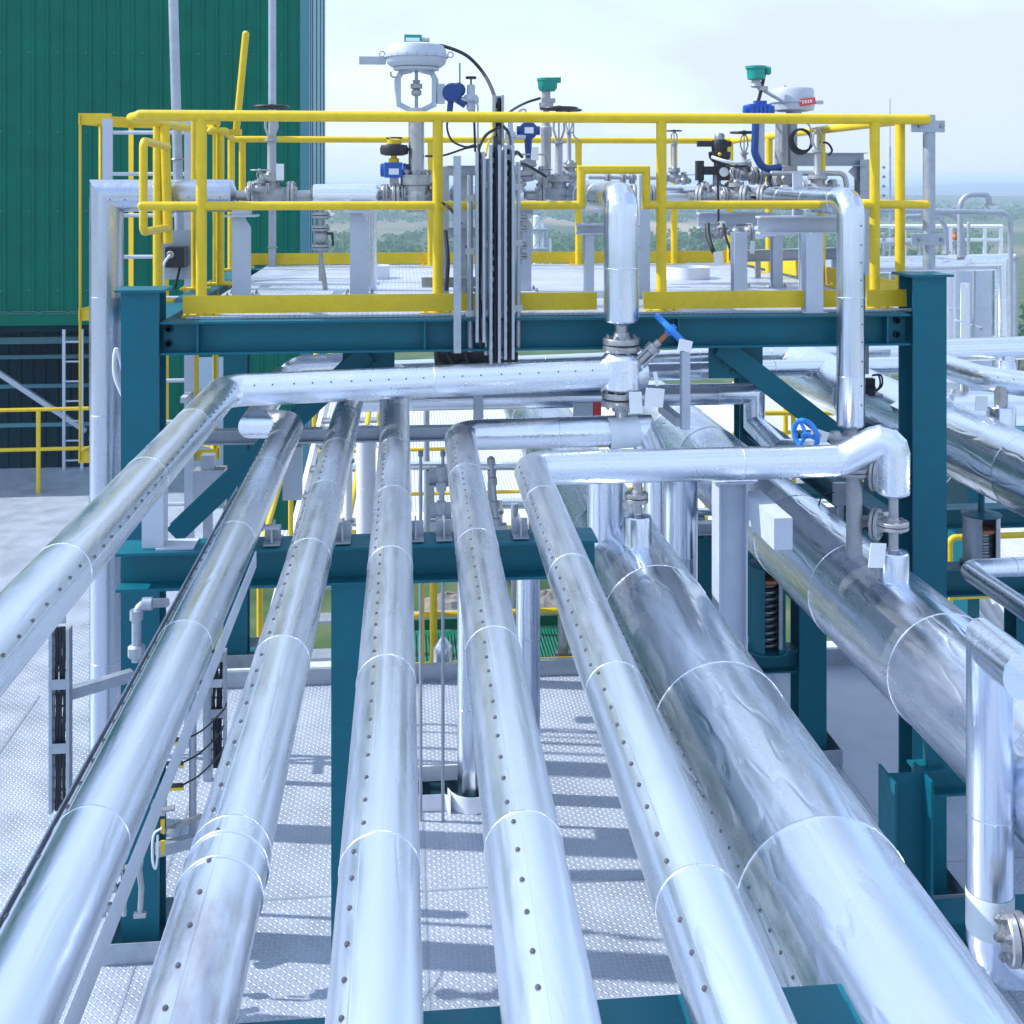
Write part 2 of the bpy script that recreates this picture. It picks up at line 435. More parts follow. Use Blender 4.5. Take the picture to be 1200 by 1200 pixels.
def handwheel(parent, c, axis, RR, r=None, mat='black', spokes=4, name='handwheel'):
    r = r or RR * .1; t = V(axis).normalized(); u = perp(t); w = t.cross(u); c = V(c)
    m = MB(); m.torus(c, t, RR, r, 28, 8)
    for k in range(spokes):
        a = 2 * PI * k / spokes + .4
        m.cyl(c - t * r * .6, c + (u * math.cos(a) + w * math.sin(a)) * RR, r * .75, n=8)
    m.lathe([(RR * .2, -r * 1.8), (RR * .2, r * 1.2), (RR * .12, r * 2)], c, t, 12)
    return m.build(name, M[mat], parent)
def gate_valve(label, c, axis, r, ht, wheel, up=UP, body='cast', wmat='black', group=None, neck=.45, name='gate_valve', wheel_tilt=None, stem_r=None, nb=8):
    """flanged gate valve: body, bonnet, tall yoke tube, stem and handwheel"""
    c = V(c); a = V(axis).normalized(); u = V(up).normalized()
    t = thing(name, label, 'valve', tuple(c), group)
    Lh = r * 3.0
    m = MB()
    m.lathe([(r, -Lh), (r * 1.02, -r * 1.6), (r * 1.35, -r * .9), (r * 1.5, 0), (r * 1.35, r * .9), (r * 1.02, r * 1.6), (r, Lh)], c, a, 24)
    m.lathe([(r * 1.2, 0), (r * 1.25, r * 1.5), (r * 1.3, r * 2.0)], c, u, 20)
    m.build('body', M[body], t)
    for s in (-1, 1): flange_pair(t, c + a * Lh * s, a, r, r * 2.0, r * .5, nb, body)
    b = MB(); top = r * 2.0
    b.lathe([(r * 1.9, top), (r * 1.9, top + r * .45), (r * 1.75, top + r * .5), (r * 1.75, top + r * .95), (r * 1.15, top + r * .95)], c, u, 20)
    b.build('bonnet', M[body], t)
    bb = MB(); bolts(bb, c + u * (top + r * .5), u, r * 1.6, 8, r * .13, r * 1.5); bb.build('bolts', M['bolt'], t)
    rs = stem_r or r * .62; y0 = top + r * .95; y1 = y0 + (ht - y0) * neck
    y = MB(); y.lathe([(rs * 1.5, y0), (rs, y0 + rs * 1.2), (rs, y1 - rs * 2), (rs * 1.7, y1 - rs * 1.9), (rs * 1.7, y1 - rs * 1.2), (rs * 1.1, y1 - rs * 1.2)], c, u, 18)
    y.build('neck', M[body], t)
    k = MB(); side = u.cross(a).normalized()
    for s in (-1, 1):
        k.sweep([c + u * (y1 - rs * 1.2) + a * s * rs * .5, c + u * (y1 + (ht - y1) * .25) + a * s * rs * 1.5, c + u * (y1 + (ht - y1) * .7) + a * s * rs * 1.3, c + u * (ht - r * .25) + a * s * rs * .35], rs * .32, 8)
    k.lathe([(rs * .8, ht - r * .3), (rs * .8, ht)], c, u, 12)
    k.build('yoke', M[body], t)
    MB().cyl(c + u * (y1 - rs * 1.2), c + u * (ht + r * .5), rs * .25, n=8).build('stem', M['bare'], t)
    handwheel(t, c + u * (ht + r * .2), wheel_tilt or u, wheel, wheel * .085, wmat)
    return t
def rail_posts(t, posts, ztop, zbase, r=.03, mat='yellow', plate=True):
    for p in posts:
        x, y = p[0], p[1]
        m = MB(); m.cyl((x, y, zbase), (x, y, ztop - r * .5), r, n=14)
        po = m.build('post', M[mat], t)
        if plate:
            q = MB(); q.bx(x - .1, x + .1, y - .045, y + .045, zbase - .012, zbase + .004)
            for sx in (-1, 1): q.cyl((x + sx * .07, y - .02, zbase - .03), (x + sx * .07, y - .02, zbase + .018), .009, n=6)
            q.build('base_plate', M[mat], po)
def tube(t, name, pts, r, mat, n=14, rad=0, ends=True, bend=6):
    m = MB(); p = fillet(pts, rad, bend) if rad else [V(q) for q in pts]
    m.sweep(p, r, n)
    if ends:
        m.ball(p[0], r * .999, n); m.ball(p[-1], r * .999, n)
    return m.build(name, M[mat], t)
def cable(label, pts, r, group=None, name='cable', mat='rubber', parent=None):
    """smooth cable through the given points"""
    P = [V(p) for p in pts]; P = [P[0] * 2 - P[1]] + P + [P[-1] * 2 - P[-2]]; out = []
    for i in range(1, len(P) - 2):
        for k in range(8):
            s = k / 8
            out.append(.5 * ((2 * P[i]) + (P[i + 1] - P[i - 1]) * s + (2 * P[i - 1] - 5 * P[i] + 4 * P[i + 1] - P[i + 2]) * s * s + (3 * P[i] - P[i - 1] - 3 * P[i + 1] + P[i + 2]) * s ** 3))
    out.append(P[-2])
    o = MB().sweep(out, r, 8).build(name, M[mat], parent)
    if parent is None: tag(o, label, 'cable', group)
    return o
# ================================================================== THE PLACE
# ------------------------------------------------------------------ deck, ground, far country
ZP = 3.40                                                       # floor of the upper platform
YF = 6.60                                                       # its front frame line
dm = MB(); dm.bx(-14, 9, -3, 9.85, -.05, 0); dm.bx(-14, -2.05, 9.8505, 17.6, -.05, 0)
deck = struct(dm.build('deck', M['deck'], None, 0))
# weld lines between plates, kick plates and coamings round the column feet
wm = MB()
for x in (-4.4, -2.9, -1.4, .14, 1.66, 3.1, 4.6): wm.bx(x - .006, x + .006, -3, 9.8, -.02, .003)
for y in (3.2, 6.9): wm.bx(-13.9, 8.9, y - .006, y + .006, -.02, .0025)
wm.build('weld_seam', M['galv'], deck, 0)
km = MB(); km.bx(-2.05, 9, 9.80, 9.846, 0, .13); km.bx(-2.08, -2.04, 9.80, 17.5, 0, .13)
km.build('kick_plate', M['galv'], deck, 0)
em = MB(); em.hbeam((-14, 9.6, -.21), (9, 9.6, -.21), .3, .2); em.hbeam((-14, 5, -.21), (9, 5, -.21), .3, .2)
em.build('edge_girder', M['teal'], deck, 0)
def coaming(x, y, w, d, h=.11):
    m = MB(); t = .006
    m.bx(x - w / 2, x + w / 2, y - d / 2, y - d / 2 + t, .001, h); m.bx(x - w / 2, x + w / 2, y + d / 2 - t, y + d / 2, .001, h)
    m.bx(x - w / 2, x - w / 2 + t, y - d / 2 + t, y + d / 2 - t, .001, h); m.bx(x + w / 2 - t, x + w / 2, y - d / 2 + t, y + d / 2 - t, .001, h)
    m.build('coaming', M['galv'], deck, 0)

gm = MB(); G = 7000; gz = -16
gm.add([(-G, -400, gz), (G, -400, gz), (G, G, gz), (-G, G, gz)], [(0, 1, 2, 3)])
struct(gm.build('ground', M['ground'], None, 0))
ym = MB(); ym.add([(-160, -160, gz + .02), (160, -160, gz + .02), (160, 50, gz + .02), (-160, 50, gz + .02)], [(0, 1, 2, 3)]); ym.add([(27, 50, gz + .02), (95, 50, gz + .02), (95, 112, gz + .02), (27, 112, gz + .02)], [(0, 1, 2, 3)])
struct(ym.build('yard', M['concrete'], None, 0))  # pale paving, added largely out of view to brighten the pipes' reflections
def ridge(name, y0, y1, h, seed, x0=-2600, x1=3200):
    rnd = random.Random(seed); m = MB(); nx, ny = 150, 9
    ph = [(rnd.uniform(.0008, .02), rnd.uniform(0, 6.3), rnd.uniform(.3, 1)) for _ in range(9)]
    for j in range(ny):
        for i in range(nx):
            x = x0 + (x1 - x0) * i / (nx - 1); y = y0 + (y1 - y0) * j / (ny - 1)
            s = sum(a * math.sin(f * x + p + .004 * y) for f, p, a in ph) / 4
            e = math.sin(PI * j / (ny - 1)) ** .6
            m.v.append(V((x, y, gz - 1 + e * (h * (.75 + .35 * s) + rnd.uniform(0, 2.4))))); m.seg.append(0)
    m.f = [(j * nx + i, j * nx + i + 1, (j + 1) * nx + i + 1, (j + 1) * nx + i) for j in range(ny - 1) for i in range(nx - 1)]
    return struct(m.build(name, M['hill'], None, 60))
ridge('hills', 900, 1250, 8, 3)
ridge('hills', 1700, 2300, 15, 4)
ridge('hills', 3000, 4200, 24, 9, -4000, 5200)

def leaf_clump(m, c, rx, rz, n, s, rnd):
    for _ in range(n):
        d = V((rnd.gauss(0, 1), rnd.gauss(0, 1), rnd.gauss(0, 1))).normalized() * rnd.uniform(.55, 1.05)
        p = V(c) + V((d.x * rx, d.y * rx, d.z * rz))
        a = V((rnd.uniform(-1, 1), rnd.uniform(-1, 1), rnd.uniform(-.6, .6))).normalized(); b = perp(a); k = s * rnd.uniform(.6, 1.4)
        m.add([p - a * k - b * k * .4, p + b * k * .55, p + a * k, p - b * k * .6 + a * .2 * k], [(0, 1, 2, 3)])
rnd = random.Random(5)
wood = MB(); trunks = MB()
for k in range(760):
    y = rnd.uniform(232, 400) if k % 3 else rnd.uniform(232, 262)
    x = rnd.uniform(-.16, .52) * y
    h = rnd.uniform(3.4, 5.6)
    for q in range(4):
        leaf_clump(wood, (x + rnd.uniform(-1.6, 1.6), y + rnd.uniform(-1.5, 1.5), gz + h * rnd.uniform(.3, .78)), rnd.uniform(1.3, 2.4), h * .25, 15, .5, rnd)
    if k % 3 == 0: trunks.cyl((x, y, gz), (x, y, gz + h * .6), .14, .07, 5)
w = wood.build('woodland', M['leaf'], None, 0); w['kind'] = 'stuff'; w['label'] = 'band of green trees on the plain beyond the plant'
tk = trunks.build('trunks', M['bark'], w); 
tw = MB()
for k in range(560):                                            # hazier scrub farther out
    y = rnd.choice((rnd.uniform(560, 640), rnd.uniform(600, 900))); x = rnd.uniform(-.25, .6) * y; h = rnd.uniform(4, 8)
    for q in range(3): leaf_clump(tw, (x + rnd.uniform(-5, 5), y + rnd.uniform(-3, 3), gz + h * rnd.uniform(.25, .7)), rnd.uniform(2.4, 4.4), h * .28, 12, 1.1, rnd)
w = tw.build('far_woodland', M['leaf'], None, 0); w['kind'] = 'stuff'; w['label'] = 'hazy clumps of trees in the far fields'
def bush(label, px, py, d, rx, h, n=170, name='bush', group=None):
    p = atz(px, py, gz) if d is None else V((X_at(px, d), d, gz))
    m = MB(); r2 = random.Random(int(px * 7 + h * 100))
    for q in range(9):
        leaf_clump(m, (p.x + r2.uniform(-.7, .7) * rx, p.y + r2.uniform(-.7, .7) * rx, gz + h * r2.uniform(.3, .85)), rx * r2.uniform(.3, .5), h * .2, n // 9, .16 * rx, r2)
    t = thing(name, label, 'bush', (p.x, p.y, gz), group)
    m.build('crown', M['leaf'], t, 0)
    q = MB()
    for a in range(3): q.cyl((p.x, p.y, gz), (p.x + r2.uniform(-.5, .5) * rx, p.y + r2.uniform(-.3, .3) * rx, gz + h * .7), .07, .03, 6)
    q.build('trunk', M['bark'], t)
bush('large green bush beyond the pale tank, at the right edge', 1193, 0, 120, 3.4, 7.5, 420)
bush('low green bush in front of the large bush by the tank', 1187, 0, 98, 2.2, 3.6, 300)
bush('tall round tree rising over the woodland behind the platform', 700, 0, 330, 5.0, 11, 420, 'tree')
bush('broad dark tree right of the central riser, over the woodland', 822, 0, 300, 4.0, 8.5, 380, 'tree')
bush('small green shrub on the ground under the rear pipes', 826, 0, 52, 1.4, 1.2, 240)
bush('green shrub beside the pale boulder below the deck edge', 602, 0, 57, .9, 1.3, 200)

def boulder(label, px, py, s):
    p = atz(px, py, gz); m = MB(); r3 = random.Random(int(px)); n, k = 14, 9
    for i in range(k + 1):
        for j in range(n):
            th = PI * i / k; a = 2 * PI * j / n; q = s * (1 + r3.uniform(-.16, .16))
            m.v.append(p + V((math.sin(th) * math.cos(a) * q * 1.2, math.sin(th) * math.sin(a) * q, math.cos(th) * q * .7 + s * .3))); m.seg.append(0)
    m.f = [(i * n + j, i * n + (j + 1) % n, (i + 1) * n + (j + 1) % n, (i + 1) * n + j) for i in range(k) for j in range(n)]
    tag(m.build('boulder', M['rock'], None, 0), label, 'boulder')
boulder('large pale boulder on grass seen between the bright pipes', 523, 722, 1.0)
boulder('smaller brown rock seen between the two riser pipes', 640, 716, .9)

# low white-roofed building on the plain behind
t = thing('storage_shed', 'low shed with a white ribbed roof on the ground behind the platform', 'shed', (6, 76, gz))
m = MB(); out = []
n = 170; x0, x1 = -9.0, 25.0
for i in range(n):
    x = x0 + (x1 - x0) * i / n; p = (x1 - x0) / n
    for dx, z in ((0, 0), (.62, 0), (.7, .05), (.9, .05)): out.append((x + dx * p, z))
a = [V((x, 60, gz + 2 + z)) for x, z in out]; b = [V((x, 92, gz + 3.2 + z)) for x, z in out]
m.add(a + b, [(i, i + 1, len(a) + i + 1, len(a) + i) for i in range(len(a) - 1)]); m.build('roof', M['roof'], t, 0)
MB().bx(x0 + .3, x1 - .3, 60.3, 91.7, gz, gz + 1.95).build('wall', M['concrete'], t, 0)

# ------------------------------------------------------------------ steel platform
xl, xr, yb = -1.40, 3.02, 10.4
plat = thing('steel_platform', 'teal steel frame platform with bright chequer plate floor above the pipes', 'platform', (.8, 8.5, 0))
fl = MB(); fl.bx(-1.18, 3.0, YF + .03, yb + .16, ZP - .012, ZP); fl.build('floor_plate', M['deck2'], plat, 0)
def column(x, y, z0, z1, par=plat, w=.2, capz=True):
    m = MB(); m.hbeam((x, y, z0), (x, y, z1), w, w, .014, .01, YA); m.build('column', M['teal'], par, 0)
    q = MB(); q.bx(x - w * .65, x + w * .65, y - w * .65, y + w * .65, z1, z1 + .014)
    if capz: q.build('cap_plate', M['teal'], par, 0)
    b = MB(); b.bx(x - .16, x + .16, y - .16, y + .16, .002, .022); b.build('base_plate', M['teal'], par, 0)
    if z0 < .1: coaming(x, y, .36, .4)
column(xl, YF, .02, 3.55); column(xr, YF, .02, 3.60); column(xl - .02, yb, .02, 3.33); column(xr + .1, yb, .02, 3.33)
column(2.94, 8.3, .02, 1.12)
def beam(name, p0, p1, h=.18, w=.17, par=plat):
    return MB().hbeam(p0, p1, h, w).build(name, M['teal'], par, 0)
zb = ZP - .104
beam('front_beam', (xl + .105, YF, zb), (xr - .105, YF, zb)); beam('rear_beam', (xl + .09, yb, zb), (xr, yb, zb))
for x in (xl + .02, .1, 1.55, xr - .02): beam('floor_beam', (x, YF + .09, zb), (x, yb - .09, zb))
for x in (-1.1, .13, 1.56, 2.78):
    m = MB(); m.bx(x - .005, x + .005, YF - .078, YF - .006, zb - .076, zb + .076); m.build('web_stiffener', M['teal'], plat, 0)
for x in (xl + .135, xr - .16):
    m = MB()
    for z in (-.035, .045):
        for dx in (0, .0): m.lathe([(.022, 0), (.022, .012), (.014, .02)], (x + dx, YF - .006, zb + z), -YA, 6)
    m.build('bolts', M['teal'], plat)
p0, p1 = aty(430, 412, YF + .75), aty(205, 625, YF + .75)
MB().hbeam(p0, p1, .11, .12, .009, .007, YA).build('knee_brace', M['teal'], plat, 0)
p0, p1 = aty(842, 404, YF + .1), aty(1062, 573, YF + .1)
MB().hbeam(p0, p1, .11, .12, .009, .007, YA).build('knee_brace', M['teal'], plat, 0)
for px in (432, 862):
    p = aty(px, 425, YF + (.75 if px < 500 else .1)); m = MB(); m.bx(p.x - .16, p.x + .16, p.y - .006, p.y + .006, p.z - .09, p.z + .12); m.build('gusset_plate', M['teal'], plat, 0)
    b = MB()
    for dx, dz in ((-.07, 0), (.03, 0), (-.02, -.05)): b.lathe([(.018, 0), (.018, .012), (.01, .018)], (p.x + dx, p.y - .0065, p.z + dz), -YA, 6)
    b.build('bolts', M['teal'], plat)
# side frame on the right carrying the hangers
beam('side_beam', (2.30, 8.3, .70), (2.84, 8.3, .70), .16, .15)
beam('side_beam', (xr + .05, YF + .11, 1.95), (xr + .12, yb - .1, 1.95), .16, .15)

# ------------------------------------------------------------------ pipe rack beams and posts
ZB = 2.575                                                      # top of the rack beams under the pipes
rb = thing('rack_beam', 'teal cross beam on a post carrying the bright pipes before the platform', 'support beam', (0, 5.2, 0), 'cross beams under the pipe rack')
MB().hbeam((-1.2, 5.2, ZB - .082), (.86, 5.2, ZB - .082), .164, .19).build('beam', M['teal'], rb, 0)
MB().hbeam((-.225, 5.2, .02), (-.225, 5.2, ZB - .166), .15, .15, .01, .008, YA).build('post', M['teal'], rb, 0)
MB().bx(-.345, -.105, 5.08, 5.32, .002, .02).build('base_plate', M['teal'], rb, 0)
coaming(-.225, 5.2, .34, .34)
rb2 = thing('rack_beam', 'teal cross beam under the pipes at the bottom edge of the view', 'support beam', (0, 2.3, 0), 'cross beams under the pipe rack')
MB().hbeam((-1.2, 2.145, ZB - .082), (.86, 2.145, ZB - .082), .164, .19).build('beam', M['teal'], rb2, 0)
MB().hbeam((-.30, 2.145, .02), (-.30, 2.145, ZB - .166), .15, .15, .01, .008, YA).build('post', M['teal'], rb2, 0)
MB().bx(-.42, -.18, 2.025, 2.265, .002, .02).build('base_plate', M['teal'], rb2, 0)

# ------------------------------------------------------------------ the six pipes of the rack
GP = 'insulated pipes running side by side over the rack'
RP = .082; ZR = 2.75
def along(px0, py0, px1, py1, z, ext0=0, ext1=0, zz=None):
    a, b = atz(px0, py0, z), atz(px1, py1, z); d = (b - a).normalized()
    return a - d * ext0, b + d * ext1
a, b = along(0, 752, 263, 458, 3.06, 2.2)
c = aty(756, 436, 6.36)
clad('insulated_pipe', 'leftmost bright pipe that bends right across the other pipes to a valve', [a, b, c], .083, 'alu_y', .12, .98, 64, .1, GP, start=.8, jitter=6)
p2a, p2b = along(58, 1090, 340, 497, ZR, 2.0)
clad('insulated_pipe', 'bright pipe with a cable tray along its left side, second from left', [p2a, p2b, p2b + V((-.205, .02, -.0)), p2b + V((-.205, 1.6, -.0))], RP, 'alu_y', [.1, 0], 1.02, -46, .095, GP, start=.3, jitter=8)
a, b = along(218, 1200, 411, 470, ZR, 2.0, 1.0)
clad('insulated_pipe', 'bright pipe with dull scorched smears below a double joint ring', [a, b], RP, 'alu_scorched', .1, .92, -30, .1, GP, start=.75, jitter=20)
t3 = bpy.context.scene.objects[ALL[-1].name]
for yy in (2.34, 2.43):
    s_ = (yy - a.y) / (b.y - a.y); MB().torus(a + (b - a) * s_, (b - a), RP + .001, .0035, 40, 8).build('joint_ring', M['alu_y'], t3)
a, b = along(438.5, 1200, 464, 470, ZR, 2.0, 1.0)
clad('insulated_pipe', 'straight bright pipe running under the crossing pipe, in front of the cable trays', [a, b], RP, 'alu_y', .1, .92, -32, .098, GP, start=.6, jitter=14)
a, b = along(646, 1200, 538, 510, ZR, 2.0)
c = aty(752, 504, 6.33)
clad('insulated_pipe', 'bright pipe ending in an elbow towards the lower valve flange', [a, b, c, c + V((0.06, .04, -.12))], RP, 'alu_y', [.1, 0], 1.0, -26, .1, GP, start=.42, jitter=10)
a, b = along(862, 1177, 621, 549, ZR, 2.0)
c1 = aty(985, 540, 5.88); c2 = aty(1047, 507, 5.78); c3 = V((c2.x, c2.y, Z_at(1047, 576, 5.78)))
p6 = clad('insulated_pipe', 'bright pipe turning right to a dogleg and a drop beside the teal column', [a, b, c1, c2, c3], RP, 'alu_y', [.1, .14, .06], 1.0, -44, .1, GP, start=.25, jitter=14, cones=((1, .03),))
# shoes on the rack beams
for (px, yy) in ((430 + 30, 5.2), (487, 5.2), (520, 5.2), (609, 5.2), (320, 5.2), (402, 5.2)):
    x = X_at(px, yy); m = MB(); m.bx(x - .035, x + .035, yy - .07, yy + .07, ZB + .006, ZB + .014); m.bx(x - .004, x + .004, yy - .06, yy + .06, ZB + .014, ZB + .085); m.bx(x - .035, x + .035, yy - .004, yy + .004, ZB + .0145, ZB + .08)
    m.build('pipe_shoe', M['galv'], rb, 0)
t = thing('pipe_stanchion', 'short grey post standing on the rack beam under the leftmost pipe', 'pipe support', tuple(aty(208, 640, 5.2)))
x = X_at(208, 5.2)
MB().chan((x - .05, 5.2, ZB + .008), (x - .05, 5.2, 3.0), .1, .09, .008, YA).build('post', M['grey'], t, 0)
MB().bx(x - .08, x + .08, 5.13, 5.27, ZB + .001, ZB + .009).build('base_plate', M['grey'], t, 0)

# ------------------------------------------------------------------ the two big pipes on the right and the one beyond the column
big_y = lambda X, h, y0, y1: [(X, y0, 4.15 - h), (X, y1, 4.15 - h)]
clad('large_pipe', 'very large wrinkled metal pipe sloping out of the bottom right corner', big_y(1.275, 2.2, -.4, 11.6), .275, 'alu_big', .1, 1.15, -66, .1, 'large insulated pipes', n=64, bead=.005, start=.42, sr=.0062, jitter=1)
clad('large_pipe', 'large pipe reflecting rails, passing in front of the right teal column', big_y(2.53, 2.3, 1.0, 12.5), .28, 'alu_big', .1, 1.02, None, .12, 'large insulated pipes', n=64, bead=.005, start=.3)
clad('large_pipe', 'large pipe beyond the right teal column with a flat saddle patch', big_y(3.78, 1.78, 4.8, 11.2), .235, 'alu_big', .1, 1.3, None, .12, 'large insulated pipes', n=56, bead=.005, start=.5)

# ------------------------------------------------------------------ insulated risers
yr = 6.34
ct = aty(728, 232, yr); cb = aty(728, 375, yr)
clad('riser_pipe', 'thick vertical riser in the middle coming over the rail and ending above a flange', [V((ct.x - .02, 7.8, ct.z)), V((ct.x, yr, ct.z - .005)), V((ct.x, yr, cb.z))], .095, 'alu_z', .1, .5, 100, .11, 'risers in front of the yellow rail', start=.8, cones=((1, .03),), cat='riser pipe')
ct2 = aty(997, 236, 6.42); cb2 = aty(997, 497, 6.42)
clad('riser_pipe', 'slimmer vertical riser near the right column, crossing the yellow rail', [V((ct2.x - .02, 7.75, ct2.z)), V((ct2.x, 6.42, ct2.z)), V((ct2.x, 6.42, cb2.z))], .078, 'alu_z', .09, .45, 150, .1, 'risers in front of the yellow rail', start=.55, cones=((1, .03),), cat='riser pipe')
HY = 7.8; HZ = 4.055
xa = X_at(125, HY)
clad('corner_pipe', 'fat pipe rising at the left corner column with a mitred bend over the rail', [V((xa, HY, .03)), V((xa, HY, HZ)), V((X_at(271, HY), HY, HZ))], .105, 'alu_dull', 0, .78, 100, .1, cat='pipe', cones=((1, .032),), start=.4)
# right foreground riser
q0 = aty(1160, 790, 4.2)
rx, ry = q0.x, q0.y
clad('foreground_riser', 'vertical pipe between the two large pipes at the right edge, wrapped in film', [V((rx + .0, ry - .25, 2.41)), V((rx, ry, 2.41)), V((rx, ry, 1.22)), V((rx + 1.4, ry + .1, 1.22))], .083, 'alu_z', [0, .11], .62, 75, .1, cat='riser pipe', start=.5)
m = MB(); m.lathe([(.0845, 0), (.0845, .004), (0, .005)], (rx, ry - .25, 2.41), -YA, 36); m.cyl((rx + .02, ry - .254, 2.40), (rx + .03, ry - .6, 2.38), .014, n=10)
m.build('end_cap', M['alu_x'], ALL[-1])
t = thing('film_wrap', 'clear tape wrapped round the foot of the riser at the right edge', 'tape', (rx, ry, 1.4))
MB().lathe([(.0845, 0), (.086, .01), (.0855, .07), (.0865, .14), (.0848, .15)], (rx, ry, 1.36), UP, 32, False).build('wrap', M['tape'], t)
fp = aty(1178, 1100, 3.95)
t = thing('blind_flange', 'bolted round end flange at the lower right edge', 'flange', tuple(fp))
m = MB(); m.lathe([(0, 0), (.083, 0), (.088, .006), (.088, .028), (.08, .032)], fp, (1, -.18, 0), 36); m.build('blind', M['bare'], t)
m = MB(); m.lathe([(.05, .036), (.08, .036), (.088, .042), (.088, .062), (.06, .064), (.05, .09), (.05, .5)], fp, (1, -.18, 0), 36); m.build('flange', M['bare'], t)
m = MB(); bolts(m, fp + V((.03, -.005, 0)), (1, -.18, 0), .066, 6, .01, .1); m.build('bolts', M['bolt'], t)
m = MB(); m.cyl(fp - V((.03, -.006, 0)), fp + V((.01, 0, 0)), .012, n=10); m.build('drain_plug', M['bare'], t)
# ------------------------------------------------------------------ yellow railings on the platform
ZT = 4.515; ZM = 4.01; YR = 6.72
xs = lambda px, y=YR: X_at(px, y)
t = thing('guard_rail', 'yellow front railing with a raised notch round the middle riser', 'railing', (.8, YR, ZP), 'yellow railings of the upper platform')
rail_posts(t, [(xs(236), YR), (xs(513), YR), (xs(775), YR), (xs(1025), YR)], ZT, ZP)
tube(t, 'top_rail', [(xs(164), YR, ZT), (xr + .08, YR, ZT)], .031, 'yellow')
tube(t, 'mid_rail', [(xs(166), YR, ZM), (xs(681), YR, ZM), (xs(681), YR, 4.215), (xs(757), YR, 4.215), (xs(757), YR, ZM), (xs(958), YR, ZM)], .025, 'yellow')
tube(t, 'mid_rail', [(xs(1012), YR, ZM), (xr + .08, YR, ZM)], .025, 'yellow')
def toe(x0, x1, y0, y1, z0=ZP + .012, h=.1):
    m = MB(); m.bx(x0, x1, y0, y1, z0, z0 + h); return m.build('toe_board', M['yellow'], t, 0)
toe(xs(216), xs(698), YR - .045, YR - .037); toe(xs(752), xs(939), YR - .045, YR - .037); toe(xs(962), xs(984), YR - .045, YR - .037); toe(xs(1012), xr - .06, YR - .045, YR - .037)
t = thing('guard_rail', 'yellow rear railing seen behind the valves', 'railing', (.8, yb, ZP), 'yellow railings of the upper platform')
yb2 = yb + .08
rail_posts(t, [(xs(284, yb2), yb2), (xs(505, yb2), yb2), (xs(678, yb2), yb2), (xs(790, yb2), yb2), (xr - .04, yb2)], ZT, ZP)
tube(t, 'top_rail', [(xs(272, yb2), yb2, ZT), (xr, yb2, ZT)], .028, 'yellow')
tube(t, 'mid_rail', [(xs(284, yb2), yb2, ZM - .06), (xr, yb2, ZM - .06)], .02, 'yellow')
toe(xs(290, yb2), xr, yb2 + .036, yb2 + .044)
t = thing('guard_rail', 'yellow right hand railing running away beside the galvanised frame', 'railing', (xr, 8.5, ZP), 'yellow railings of the upper platform')
rail_posts(t, [(xr - .02, 6.86), (xr - .02, 8.2), (xr - .02, 9.4)], ZT, ZP)
tube(t, 'top_rail', [(xr - .02, 6.79, ZT), (xr - .02, yb2 - .04, ZT)], .028, 'yellow')
tube(t, 'mid_rail', [(xr - .02, 6.79, ZM), (xr - .02, yb2 - .04, ZM)], .022, 'yellow')
toe(xr + .03, xr + .038, 6.9, yb2, h=.12)
t = thing('guard_rail', 'short yellow left railing with a looped end by the ladder', 'railing', (-1.45, 7.6, ZP), 'yellow railings of the upper platform')
xq = -1.42
tube(t, 'top_rail', [(xs(164), YR + .005, ZT), (xq - .14, 7.0, ZT), (xq - .05, 8.3, ZT)], .028, 'yellow', rad=.15)
rail_posts(t, [(xs(185, 7.6), 7.6)], ZT, ZP)
rail_posts(t, [(xs(229, 8.42), 8.42)], ZT + .14, ZP)
lp = [aty(196, 172, 7.55), aty(168, 165, 6.98), aty(168, 272, 6.98), aty(196, 267, 7.55)]
tube(t, 'mid_rail_loop', lp, .024, 'yellow', rad=.04)
MB().cyl(aty(193, 145, 7.58), aty(197, 285, 7.58), .03).build('post', M['yellow'], t)
t = thing('guard_rail', 'yellow corner posts and rail behind the ladder by the green building', 'railing', (xs(262, 8.9), 8.9, ZP), 'yellow railings of the upper platform')
rail_posts(t, [(xs(258, 8.8), 8.8), (xs(271, 10.2), 10.2)], ZT, ZP)
tube(t, 'top_rail', [(xs(247, 8.75), 8.75, ZT), (xs(264, 8.8), 8.8, ZT), (xs(272, yb2 - .1), yb2 - .1, ZT)], .028, 'yellow', rad=.05)
t = thing('swing_bar', 'raised yellow swing bar leaning upright against the green building', 'gate bar', tuple(aty(277, 155, 8.9)))
tube(t, 'bar', [aty(277, 152, 8.95), aty(288, 40, 8.95)], .026, 'yellow')
m = MB(); m.bar(aty(261, 155, 8.95), aty(283, 155, 8.95), .05, .045); m.build('bracket', M['yellow'], t)

